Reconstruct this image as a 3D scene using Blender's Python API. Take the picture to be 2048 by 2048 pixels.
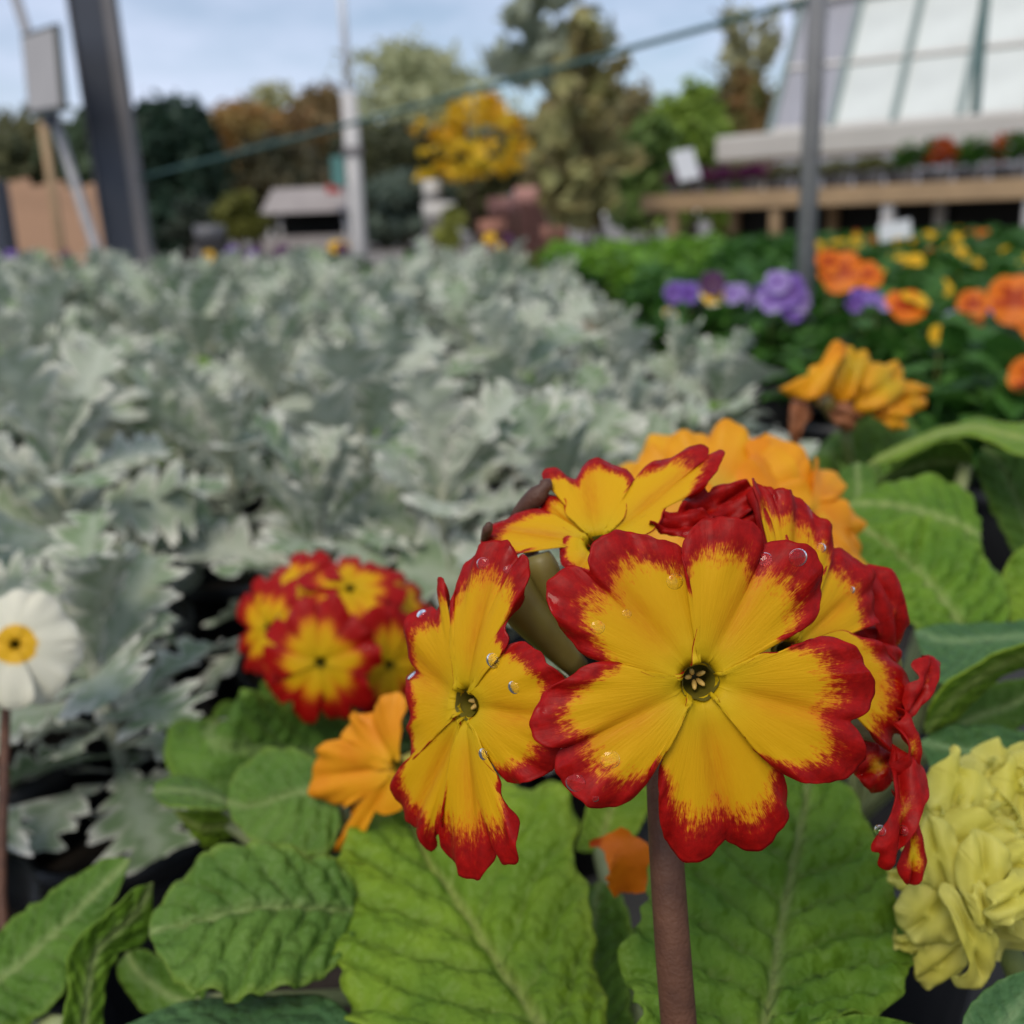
import bpy, math, random
import numpy as np
from mathutils import Vector, Matrix, Euler
random.seed(7)
rng = np.random.default_rng(7)
R = math.radians
scene = bpy.context.scene
col = scene.collection
for o in list(bpy.data.objects): bpy.data.objects.remove(o)

# ------------------------------------------------------------------ camera
EYE = 0.85
CAM = np.array((0.0, 0.0, EYE))
PITCH, ROLL = R(16.0), R(1.93)
up_c = np.array((-0.0323, 0.9606, -0.2755)); up_c /= np.linalg.norm(up_c)   # world up in (right, up, forward)
# world axes expressed in camera axes: Z = up_c ; Y = forward made horizontal ; X = Y x Z
f_c = np.array((0, 0, 1.0)); y_c = f_c - up_c * up_c[2]; y_c /= np.linalg.norm(y_c)
def to3(c): return np.array((c[0], c[1], -c[2]))           # (right, up, forward) -> camera local (x, y, -z)
Yc, Zc = to3(y_c), to3(up_c); Xc = np.cross(Yc, Zc)
W2C = np.stack([Xc, Yc, Zc], axis=1)                        # columns = world axes in camera space
C2W = W2C.T
cam_d = bpy.data.cameras.new('camera'); cam = bpy.data.objects.new('camera', cam_d); col.objects.link(cam)
cam.matrix_world = Matrix.Translation(CAM) @ Matrix(C2W.tolist()).to_4x4()
cam_d.sensor_width = 36; cam_d.lens = 36; cam_d.clip_start = 0.005; cam_d.clip_end = 2000
cam_d.dof.use_dof = True; cam_d.dof.focus_distance = 0.132; cam_d.dof.aperture_fstop = 20
scene.camera = cam
scene.cycles.max_bounces = 6; scene.cycles.diffuse_bounces = 3; scene.cycles.glossy_bounces = 2; scene.cycles.transmission_bounces = 5; scene.cycles.caustics_reflective = False; scene.cycles.caustics_refractive = True
F = 2048.0
def ray(x, y): return C2W @ np.array(((x - 1024) / F, (1024 - y) / F, -1.0))
def px(x, y, D): return CAM + ray(x, y) * D               # photograph point + distance along the view -> world
def zfor(x, y, py):                                         # height at which the vertical through (x, y) crosses a picture row
    a = W2C @ (np.array((x, y, 0.)) - CAM); k = (1024 - py) / F; return (-a[2] * k - a[1]) / (W2C[1, 2] + W2C[2, 2] * k)
def cn(r, u, b):                                            # direction given as (right, up, toward camera)
    v = C2W @ np.array((r, u, b), float); return v / np.linalg.norm(v)

# ------------------------------------------------------------------ world, sun, exposure
w = bpy.data.worlds.new('World'); scene.world = w; w.use_nodes = True
nt = w.node_tree; nt.nodes.clear()
SUN_EL, SUN_AZ = R(52), R(205)        # azimuth measured from +Y clockwise: behind the camera, to the left
def wn(t, **k):
    n = nt.nodes.new(t)
    for a, v in k.items(): setattr(n, a, v)
    return n
sky = wn('ShaderNodeTexSky', sky_type='NISHITA', sun_disc=False, sun_elevation=SUN_EL, sun_rotation=SUN_AZ, air_density=1.0, dust_density=0.6, ozone_density=1.4)
tc = wn('ShaderNodeTexCoord'); mp = wn('ShaderNodeMapping'); mp.inputs['Scale'].default_value = (1.6, 1.6, 4.5)
noi = wn('ShaderNodeTexNoise'); noi.inputs['Scale'].default_value = 1.5; noi.inputs['Detail'].default_value = 5; noi.inputs['Roughness'].default_value = .55
ramp = wn('ShaderNodeValToRGB'); ramp.color_ramp.elements[0].position = .36; ramp.color_ramp.elements[1].position = .66
mix = wn('ShaderNodeMixRGB'); mix.inputs['Color2'].default_value = (7.2, 7.9, 10.0, 1)
bg = wn('ShaderNodeBackground'); bg.inputs['Strength'].default_value = 0.108
out = wn('ShaderNodeOutputWorld'); L = nt.links.new
L(tc.outputs['Generated'], mp.inputs[0]); L(mp.outputs[0], noi.inputs['Vector']); L(noi.outputs['Fac'], ramp.inputs[0])
L(ramp.outputs[0], mix.inputs['Fac']); L(sky.outputs[0], mix.inputs['Color1']); L(mix.outputs[0], bg.inputs[0]); L(bg.outputs[0], out.inputs[0])
sd = bpy.data.lights.new('sun', 'SUN'); sd.energy = 2.1; sd.angle = R(30); sd.color = (1, .91, .76)
sun = bpy.data.objects.new('sun', sd); col.objects.link(sun)
sdir = Vector((math.sin(SUN_AZ) * math.cos(SUN_EL), math.cos(SUN_AZ) * math.cos(SUN_EL), math.sin(SUN_EL)))
sun.rotation_euler = sdir.to_track_quat('Z', 'Y').to_euler(); sun.location = sdir * 30
vs = scene.view_settings; vs.view_transform = 'Standard'; vs.look = 'None'; vs.exposure = 0.0; vs.gamma = 1; vs.use_curve_mapping = False

# ------------------------------------------------------------------ materials
class MT:
    def __init__(s, name):
        s.m = bpy.data.materials.new(name); s.m.use_nodes = True; s.t = s.m.node_tree; s.t.nodes.clear()
    def n(s, t, ins=None, **k):
        n = s.t.nodes.new(t)
        for a, v in k.items(): setattr(n, a, v)
        for a, v in (ins or {}).items():
            if hasattr(v, 'is_linked') or isinstance(v, bpy.types.NodeSocket): s.t.links.new(v, n.inputs[a])
            else: n.inputs[a].default_value = v
        return n
    def math(s, op, a, b=0.0, c=None, clamp=False):
        n = s.n('ShaderNodeMath', operation=op, use_clamp=clamp)
        for i, v in enumerate((a, b, c)):
            if v is None: continue
            if isinstance(v, bpy.types.NodeSocket): s.t.links.new(v, n.inputs[i])
            else: n.inputs[i].default_value = v
        return n.outputs[0]
    def mix(s, f, a, b, mode='MIX'):
        n = s.n('ShaderNodeMixRGB', blend_type=mode)
        for i, v in zip(('Fac', 'Color1', 'Color2'), (f, a, b)):
            if isinstance(v, bpy.types.NodeSocket): s.t.links.new(v, n.inputs[i])
            else: n.inputs[i].default_value = v if i == 'Fac' else (*v, 1)[:4]
        return n.outputs[0]
    def noise(s, vec, scale, detail=3, rough=.5):
        n = s.n('ShaderNodeTexNoise', {'Scale': scale, 'Detail': detail, 'Roughness': rough})
        if vec is not None: s.t.links.new(vec, n.inputs['Vector'])
        return n.outputs['Fac']
    def ramp(s, f, stops):
        n = s.n('ShaderNodeValToRGB', {'Fac': f}); e = n.color_ramp.elements
        while len(e) < len(stops): e.new(.5)
        for q, (p, c) in zip(e, stops): q.position = p; q.color = (*c, 1)[:4]
        return n.outputs[0]
    def out(s, sh): s.n('ShaderNodeOutputMaterial', {'Surface': sh}); return s.m
    def attr(s, a): return s.n('ShaderNodeAttribute', attribute_name=a).outputs['Fac']
    def coord(s, k='Object'): return s.n('ShaderNodeTexCoord').outputs[k]
    def vmul(s, v, sc): return s.n('ShaderNodeVectorMath', {0: v, 1: sc}, operation='MULTIPLY').outputs[0]

def plain(name, c, rough=.6, var=.25, scale=8., metal=0., bump=0., spec=.5, c2=None):
    m = MT(name); o = m.coord(); n = m.noise(o, scale, 2)
    c2 = c2 or tuple(x * (1 - var) for x in c)
    cc = m.mix(m.math('MULTIPLY_ADD', n, 2.0, -.5, True), c2, c)
    p = m.n('ShaderNodeBsdfPrincipled', {'Base Color': cc, 'Roughness': rough, 'Metallic': metal, 'Specular IOR Level': spec})
    if bump:
        b = m.n('ShaderNodeBump', {'Height': m.noise(o, scale * 6, 3), 'Strength': bump, 'Distance': .1 / scale}); m.t.links.new(b.outputs[0], p.inputs['Normal'])
    return m.out(p.outputs[0])

def foliage(name, c1, c2, scale=3., trans=.3, rough=.55, objrand=0.):
    m = MT(name); n = m.noise(m.coord(), scale, 1)
    cc = m.mix(m.math('MULTIPLY_ADD', n, 2.4, -.7, True), c1, c2)
    p = m.n('ShaderNodeBsdfPrincipled', {'Base Color': cc, 'Roughness': rough, 'Specular IOR Level': .35})
    tr = m.n('ShaderNodeBsdfTranslucent', {'Color': cc})
    return m.out(m.n('ShaderNodeMixShader', {0: trans, 1: p.outputs[0], 2: tr.outputs[0]}).outputs[0])

def petal_mat(name, red=(.47, .006, .004), dark=(.26, .003, .002), yel=(.74, .415, .006), org=(.66, .265, .005), streak=(.78, .13, .008), wet=True, amp=.9):
    m = MT(name); rim = m.attr('rim'); uv = m.coord('UV')
    n1 = m.noise(m.vmul(uv, (62, 8, 1)), 1., 3, .6); n2 = m.noise(m.vmul(uv, (260, 24, 1)), 1., 2, .6); n3 = m.noise(m.coord(), 700., 3, .65)
    f = m.math('ADD', rim, m.math('MULTIPLY', m.math('SUBTRACT', n1, .5), amp * 1.15))
    f = m.math('ADD', f, m.math('MULTIPLY', m.math('SUBTRACT', n2, .5), amp * 1.15))
    f = m.math('ADD', f, m.math('MULTIPLY', m.math('SUBTRACT', n3, .5), amp * .9))
    f = m.math('MULTIPLY', f, .5)
    mid = m.attr('mid'); ye = m.mix(m.math('MULTIPLY', mid, m.math('MULTIPLY_ADD', n1, 1.2, .1), None, True), yel, org)  # orange midline: petal's own tint plus crease shading painted in
    ye = m.mix(m.math('MULTIPLY', m.attr('core'), .6), ye, (.62, .48, .010))
    rc = m.mix(m.math('MULTIPLY_ADD', n3, 2.2, -.6, True), dark, red)
    a = m.ramp(f, [(.33, (0, 0, 0)), (.46, (.30, .30, .30)), (.60, (1, 1, 1))])
    c = m.mix(a, rc, streak); g = m.ramp(f, [(.43, (0, 0, 0)), (.66, (1, 1, 1))]); c = m.mix(g, c, ye)
    nw = m.noise(m.coord(), 210., 2); rough = m.ramp(nw, [(.60, (.5,) * 3), (.66, (.12,) * 3)]) if wet else .5
    isred = m.math('SUBTRACT', 1.0, g)
    bmp = m.n('ShaderNodeBump', {'Height': m.math('ADD', m.noise(m.vmul(uv, (70, 5, 1)), 1., 3), m.math('MULTIPLY', n3, .5)), 'Strength': .28, 'Distance': .0003})
    p = m.n('ShaderNodeBsdfPrincipled', {'Base Color': c, 'Roughness': .5, 'Specular IOR Level': .35, 'Normal': bmp.outputs[0]})
    if wet:
        m.t.links.new(m.mix(isred, (.5, .5, .5), rough), p.inputs['Roughness'])
        m.t.links.new(m.math('MULTIPLY_ADD', isred, .05, .15), p.inputs['Specular IOR Level'])
    tr = m.n('ShaderNodeBsdfTranslucent', {'Color': c})
    return m.out(m.n('ShaderNodeMixShader', {0: .22, 1: p.outputs[0], 2: tr.outputs[0]}).outputs[0])

def solid_petal(name, c, c2, core, eye=None, trans=.3, e0=.74):
    m = MT(name); n = m.noise(m.coord(), 90., 3); uv = m.coord('UV'); s = m.noise(m.vmul(uv, (40, 2, 1)), 1., 2)
    cc = m.mix(m.math('MULTIPLY_ADD', n, 2.2, -.6, True), c2, c); cc = m.mix(m.attr('core'), cc, core)
    if eye: cc = m.mix(m.ramp(m.math('ADD', m.attr('core'), m.math('MULTIPLY', s, .3)), [(e0, (0, 0, 0)), (e0 + .1, (1, 1, 1))]), cc, eye)
    p = m.n('ShaderNodeBsdfPrincipled', {'Base Color': cc, 'Roughness': .5, 'Specular IOR Level': .3})
    tr = m.n('ShaderNodeBsdfTranslucent', {'Color': cc})
    return m.out(m.n('ShaderNodeMixShader', {0: trans, 1: p.outputs[0], 2: tr.outputs[0]}).outputs[0])

def leaf_mat(name, c, c2, vein, tip=None, trans=.3):
    m = MT(name); o = m.coord(); n = m.noise(o, 45., 2, .6); v = m.attr('vein')
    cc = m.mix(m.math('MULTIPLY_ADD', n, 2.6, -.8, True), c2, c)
    cc = m.mix(m.math('MULTIPLY', m.attr('groove_shade'), .65), cc, c2)  # grooves along the side veins darkened: shading painted into the leaf colour
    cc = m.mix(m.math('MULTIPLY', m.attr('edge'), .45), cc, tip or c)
    cc = m.mix(m.math('MULTIPLY', v, .85), cc, vein)
    vo = m.n('ShaderNodeTexVoronoi', {'Vector': o, 'Scale': 270.}, feature='F1').outputs['Distance']
    h = m.math('ADD', m.math('MULTIPLY', m.noise(o, 260., 2, .6), .8), m.math('MULTIPLY', vo, -.6))
    b = m.n('ShaderNodeBump', {'Height': h, 'Strength': .9, 'Distance': .0022})
    p = m.n('ShaderNodeBsdfPrincipled', {'Base Color': cc, 'Roughness': .52, 'Specular IOR Level': .28, 'Normal': b.outputs[0]})
    tr = m.n('ShaderNodeBsdfTranslucent', {'Color': m.mix(.5, cc, (.25, .42, .02))})
    return m.out(m.n('ShaderNodeMixShader', {0: trans, 1: p.outputs[0], 2: tr.outputs[0]}).outputs[0])

def dusty_mat():
    m = MT('dusty_miller_felt'); o = m.coord(); rnd = m.n('ShaderNodeObjectInfo').outputs['Random']
    n = m.noise(o, 60., 2, .6); e = m.attr('edge')
    green = m.mix(rnd, (.15, .24, .10), (.42, .46, .36))
    f = m.math('MULTIPLY_ADD', e, 1.15, m.math('MULTIPLY_ADD', n, 1.3, -.95), True)
    c = m.mix(f, green, (.76, .745, .65))
    c = m.mix(m.math('MULTIPLY', m.attr('vein'), .5), c, (.70, .72, .63))
    p = m.n('ShaderNodeBsdfPrincipled', {'Base Color': c, 'Roughness': .85, 'Specular IOR Level': .15, 'Sheen Weight': .25})
    tr = m.n('ShaderNodeBsdfTranslucent', {'Color': c})
    return m.out(m.n('ShaderNodeMixShader', {0: .15, 1: p.outputs[0], 2: tr.outputs[0]}).outputs[0])

M = {}
M['petal'] = petal_mat('red_edged_yellow_petal')
M['petal_far'] = petal_mat('red_edged_yellow_petal_small', wet=True, amp=.55)
M['petal_red'] = petal_mat('red_petal_back', yel=(.42, .030, .006), org=(.34, .014, .005), streak=(.40, .018, .005))
M['orange'] = solid_petal('orange_petal', (.90, .40, .012), (.82, .27, .008), (.85, .45, .012))
M['amber'] = solid_petal('amber_petal', (.88, .45, .012), (.80, .30, .008), (.55, .42, .02))
M['white'] = solid_petal('white_petal', (.86, .83, .68), (.80, .78, .62), (.86, .80, .5), (.85, .50, .01), .3, .30)
M['cream'] = solid_petal('pale_yellow_petal', (.82, .79, .25), (.80, .75, .17), (.74, .69, .09), None, .5)
M['wilt'] = plain('wilted_petal', (.30, .10, .03), .7, .5, 120)
M['purple'] = solid_petal('violet_petal', (.30, .18, .62), (.20, .09, .45), (.10, .03, .22))
M['lilac'] = solid_petal('lilac_petal', (.52, .44, .74), (.40, .30, .64), (.22, .10, .42))
M['plum'] = solid_petal('plum_petal', (.09, .015, .12), (.05, .01, .07), (.10, .03, .08))
M['pansy_o'] = solid_petal('orange_pansy_petal', (.86, .24, .008), (.80, .16, .006), (.84, .20, .008), (.50, .06, .005))
M['pansy_y'] = solid_petal('yellow_pansy_petal', (.86, .60, .01), (.82, .50, .008), (.80, .42, .01))
M['pansy_r'] = solid_petal('rust_pansy_petal', (.48, .05, .008), (.34, .02, .006), (.5, .2, .01))
M['throat'] = plain('flower_throat', (.17, .14, .010), .5, .4, 300, c2=(.08, .06, .005))
M['anther'] = plain('anther', (.70, .44, .10), .6, .4, 900)
M['pollen'] = plain('flower_tube', (.62, .52, .04), .5, .3, 300)
M['stem'] = plain('reddish_stem', (.135, .056, .028), .6, .45, 260, bump=.5, c2=(.075, .028, .014))
M['green_stem'] = plain('green_stem', (.20, .25, .06), .55, .35, 200, bump=.3)
M['calyx'] = plain('calyx', (.24, .20, .040), .5, .4, 180, c2=(.14, .10, .022))
M['bud'] = plain('dry_bud', (.11, .045, .025), .6, .5, 220, bump=.4)
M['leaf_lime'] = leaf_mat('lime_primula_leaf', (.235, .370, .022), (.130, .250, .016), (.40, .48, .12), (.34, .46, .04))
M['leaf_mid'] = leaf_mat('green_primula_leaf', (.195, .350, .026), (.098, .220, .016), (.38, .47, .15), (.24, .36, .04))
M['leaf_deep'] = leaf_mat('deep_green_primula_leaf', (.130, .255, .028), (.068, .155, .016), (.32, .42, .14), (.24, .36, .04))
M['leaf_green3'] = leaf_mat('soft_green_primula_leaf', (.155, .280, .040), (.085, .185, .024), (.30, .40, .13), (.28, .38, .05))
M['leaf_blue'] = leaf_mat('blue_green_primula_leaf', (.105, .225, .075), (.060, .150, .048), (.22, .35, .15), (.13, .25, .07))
M['dusty'] = dusty_mat()
M['dusty_stem'] = plain('dusty_stem', (.36, .38, .28), .85, .3, 90)
M['pot'] = plain('black_plastic_pot', (.016, .017, .019), .45, .3, 20)
M['pot_grey'] = plain('grey_plastic_pot', (.16, .16, .17), .5, .3, 10)
M['terracotta'] = plain('terracotta', (.42, .19, .13), .8, .3, 8)
M['soil'] = plain('potting_soil', (.035, .024, .016), .95, .5, 120, bump=.8)
M['bed'] = foliage('bedding_leaf', (.045, .135, .020), (.10, .24, .035), 14)
M['bed_lime'] = foliage('lime_bedding_leaf', (.14, .30, .02), (.24, .42, .04), 14)
M['timber'] = plain('staging_timber', (.46, .31, .17), .75, .3, 5, bump=.2)
M['board'] = plain('white_painted_board', (.60, .57, .52), .6, .12, 3)
M['bench'] = plain('bench_slats', (.055, .055, .055), .7, .3, 12)
M['steel_dark'] = plain('dark_painted_steel', (.055, .063, .085), .5, .25, 6)
M['steel_side'] = plain('weathered_steel', (.20, .185, .185), .6, .25, 6)
M['galv'] = plain('galvanised_steel', (.40, .39, .39), .42, .2, 20, metal=.25)
M['pale'] = plain('pale_post_paint', (.58, .56, .54), .6, .15, 6)
M['teal'] = plain('teal_painted_pipe', (.045, .115, .105), .5, .2, 6)
M['teal_pale'] = plain('pale_teal_panel', (.10, .26, .24), .6, .2, 6)
M['sign_face'] = plain('sign_face', (.42, .40, .39), .55, .10, 6)
M['sign_edge'] = plain('sign_frame', (.05, .06, .05), .5, .2, 6)
M['card'] = plain('white_card', (.80, .81, .83), .4, .05, 6)
M['glaze'] = plain('whitened_glass', (.74, .78, .74), .3, .22, 2.5, spec=.5)
M['sheet'] = plain('grey_cladding', (.36, .36, .40), .55, .12, 2)
M['bar'] = plain('glazing_bar', (.20, .27, .26), .5, .2, 5)
M['ground'] = plain('gravel_ground', (.26, .235, .21), .9, .3, 9, bump=.3)
M['fence'] = plain('tan_fence', (.52, .31, .19), .8, .25, 3)
M['bark'] = plain('bark', (.10, .07, .045), .9, .4, 10)
M['shade_black'] = plain('black_shade_sheet', (.012, .013, .012), .9, .3, 6)  # black for sheets that stand in for shade under staging and roof
M['roof'] = plain('grey_canvas', (.36, .32, .30), .7, .2, 3)

# ------------------------------------------------------------------ object helpers
WO = {}                                        # world origin of every object built here
def link(o, parent, org):
    col.objects.link(o); org = np.array(org, float); WO[o.name] = org
    if parent is not None: o.parent = parent; o.location = org - WO[parent.name]
    else: o.location = org
def tag(o, label=None, cat=None, group=None, kind=None):
    for k, v in (('label', label), ('category', cat), ('group', group), ('kind', kind)):
        if v: o[k] = v
    return o
def empty(name, loc, label, cat, group=None):
    o = bpy.data.objects.new(name, None); o.empty_display_size = .02; link(o, None, loc); return tag(o, label, cat, group)
def mesh_data(name, V, Fc, mat, smooth=True, attrs=None, uv=None):
    me = bpy.data.meshes.new(name); me.from_pydata(np.asarray(V, float).tolist(), [], [tuple(map(int, f)) for f in Fc])
    me.materials.append(mat)
    if smooth: me.polygons.foreach_set('use_smooth', [True] * len(me.polygons))
    for k, a in (attrs or {}).items():
        at = me.attributes.new(k, 'FLOAT', 'POINT'); at.data.foreach_set('value', np.asarray(a, np.float32))
    if uv is not None:
        ul = me.uv_layers.new(name='UVMap'); vi = np.zeros(len(me.loops), int); me.loops.foreach_get('vertex_index', vi)
        ul.data.foreach_set('uv', np.asarray(uv, np.float32)[vi].ravel())
    me.update(); return me
def mk(name, V, Fc, mat, parent=None, org=None, smooth=True, attrs=None, uv=None):
    V = np.asarray(V, float); org = V.mean(0) if org is None else np.asarray(org, float)
    o = bpy.data.objects.new(name, mesh_data(name, V - org, Fc, mat, smooth, attrs, uv)); link(o, parent, org); return o
def copy_tree(src, parent=None):
    c = src.copy(); col.objects.link(c); c.parent = parent
    for ch in src.children: copy_tree(ch, c)
    return c
BOXF = [(0, 3, 2, 1), (4, 5, 6, 7), (0, 1, 5, 4), (1, 2, 6, 5), (2, 3, 7, 6), (3, 0, 4, 7)]
def box_v(c, s, ax=None):
    c = np.array(c, float); s = np.array(s, float) / 2
    q = np.array([(-1, -1, -1), (1, -1, -1), (1, 1, -1), (-1, 1, -1), (-1, -1, 1), (1, -1, 1), (1, 1, 1), (-1, 1, 1)]) * s
    if ax is not None: q = q @ np.array(ax)          # rows of ax are the box axes
    return q + c
def bev_box(name, c, s, mat, parent=None, ax=None, b=.004, org=None):
    o = mk(name, box_v(c, s, ax), BOXF, mat, parent, org, False)
    if b: md = o.modifiers.new('bevel', 'BEVEL'); md.width = b; md.segments = 2
    return o
def basis(d, hint=(0, 0, 1)):
    d = np.array(d, float); d /= np.linalg.norm(d); h = np.array(hint, float)
    if abs(d @ h) > .98: h = np.array((1., 0, 0))
    a = np.cross(h, d); a /= np.linalg.norm(a); return a, np.cross(d, a), d
def tube_v(pts, rad, n=10, cap=True):
    pts = np.asarray(pts, float); m = len(pts); rad = np.ones(m) * rad if np.isscalar(rad) else np.asarray(rad, float)
    T = np.gradient(pts, axis=0); V = []; a0 = None
    for i in range(m):
        d = T[i] / np.linalg.norm(T[i])
        if a0 is None: a, b, _ = basis(d)
        else: a = a0 - d * (a0 @ d); a /= np.linalg.norm(a); b = np.cross(d, a)
        a0 = a
        for k in range(n):
            t = 2 * math.pi * k / n; V.append(pts[i] + rad[i] * (math.cos(t) * a + math.sin(t) * b))
    Fc = [(i * n + k, i * n + (k + 1) % n, (i + 1) * n + (k + 1) % n, (i + 1) * n + k) for i in range(m - 1) for k in range(n)]
    if cap: Fc += [tuple(range(n))[::-1], tuple(range((m - 1) * n, m * n))]
    return np.array(V), Fc
def tube(name, pts, rad, mat, parent=None, n=10, cap=True): V, Fc = tube_v(pts, rad, n, cap); return mk(name, V, Fc, mat, parent)
def bez(a, b, c, n=12):                                # curve through b at its middle
    a, b, c = map(np.array, (a, b, c)); k = 2 * b - (a + c) / 2; t = np.linspace(0, 1, n)[:, None]
    return (1 - t) ** 2 * a + 2 * t * (1 - t) * k + t * t * c
def lathe_v(prof, n=24, c=(0, 0, 0)):
    V = [(r * math.cos(2 * math.pi * k / n) + c[0], r * math.sin(2 * math.pi * k / n) + c[1], z + c[2]) for r, z in prof for k in range(n)]
    Fc = [(i * n + k, i * n + (k + 1) % n, (i + 1) * n + (k + 1) % n, (i + 1) * n + k) for i in range(len(prof) - 1) for k in range(n)]
    return np.array(V), Fc
def join(parts):
    V, Fc, o = [], [], 0
    for v, f in parts: V.append(v); Fc += [tuple(i + o for i in q) for q in f]; o += len(v)
    return np.concatenate(V), Fc
POTS = {}
def pot(parent, c, r=.05, h=.11, mat='pot', n=24):
    key = (r, h, mat, n)
    if key in POTS:
        p = bpy.data.objects.new('pot', POTS[key][0]); link(p, parent, c); q = bpy.data.objects.new('soil', POTS[key][1]); link(q, p, c); return p
    V, Fc = lathe_v([(.001, 0), (r * .72, 0), (r * .95, h * .86), (r * .95, h * .87), (r * 1.04, h * .87), (r * 1.04, h), (r * .97, h), (r * .93, h * .86), (r * .9, h * .84)], n, c)
    p = mk('pot', V, Fc, M[mat], parent, c)
    V, Fc = lathe_v([(r * .93, h * .85), (r * .5, h * .88), (.001, h * .89)], n, c); so = mk('soil', V, Fc, M['soil'], p, c); POTS[key] = (p.data, so.data); return p

# ------------------------------------------------------------------ ground and benches
def sheet(name, x0, x1, y0, y1, z, mat):
    o = mk(name, [(x0, y0, z), (x1, y0, z), (x1, y1, z), (x0, y1, z)], [(0, 1, 2, 3)], mat, None, (0, 0, z), False); tag(o, kind='structure'); return o
sheet('ground', -300, 300, -60, 600, 0, M['ground'])
BT = .55                                                   # bench top height
def bench(x0, x1, y0, y1, z, label, nleg=3):
    b = empty('display_bench', ((x0 + x1) / 2, (y0 + y1) / 2, 0), label, 'bench')
    bev_box('bench_top', ((x0 + x1) / 2, (y0 + y1) / 2, z - .02), (x1 - x0 - .05, y1 - y0 - .05, .04), M['bench'], b)
    for y in (y0 + .012, y1 - .012): bev_box('edge_rail', ((x0 + x1) / 2, y, z - .015), (x1 - x0, .024, .11), M['timber'], b)
    for x in (x0 + .012, x1 - .012): bev_box('edge_rail', (x, (y0 + y1) / 2, z - .015), (.024, y1 - y0 - .05, .11), M['timber'], b)
    for i in range(nleg):
        for y in (y0 + .1, y1 - .1): bev_box('leg', (x0 + .1 + (x1 - x0 - .2) * i / (nleg - 1), y, (z - .04) / 2), (.06, .06, z - .04), M['timber'], b)
bench(-2.6, 1.5, -.05, 2.62, BT, 'low bench carrying the primulas and silver dusty millers', 4)
bench(-3.2, 3.6, 2.75, 5.0, .55, 'farther low bench covered with green bedding plants', 5)

# ------------------------------------------------------------------ petals and flowers
def catmull(P, n, closed=False):
    P = np.asarray(P, float); P = np.vstack([2 * P[0] - P[1], P, 2 * P[-1] - P[-2]]); out = []
    seg = np.linalg.norm(np.diff(P, axis=0), axis=1)[1:-1]; cs = np.concatenate([[0], np.cumsum(seg)])
    for d in np.linspace(0, cs[-1] * .99999, n):
        i = int(np.searchsorted(cs, d, 'right') - 1); t = (d - cs[i]) / seg[i]; a, b, c, e = P[i:i + 4]
        out.append(.5 * (2 * b + (c - a) * t + (2 * a - 5 * b + 4 * c - e) * t * t + (3 * b - 3 * c + e - a) * t ** 3))
    return np.array(out)
RING = np.array([0, .08, .18, .3, .42, .54, .64, .73, .8, .86, .91, .95, .98, 1.0])
def sm(a, b, x): t = np.clip((x - a) / (b - a), 0, 1); return t * t * (3 - 2 * t)
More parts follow.
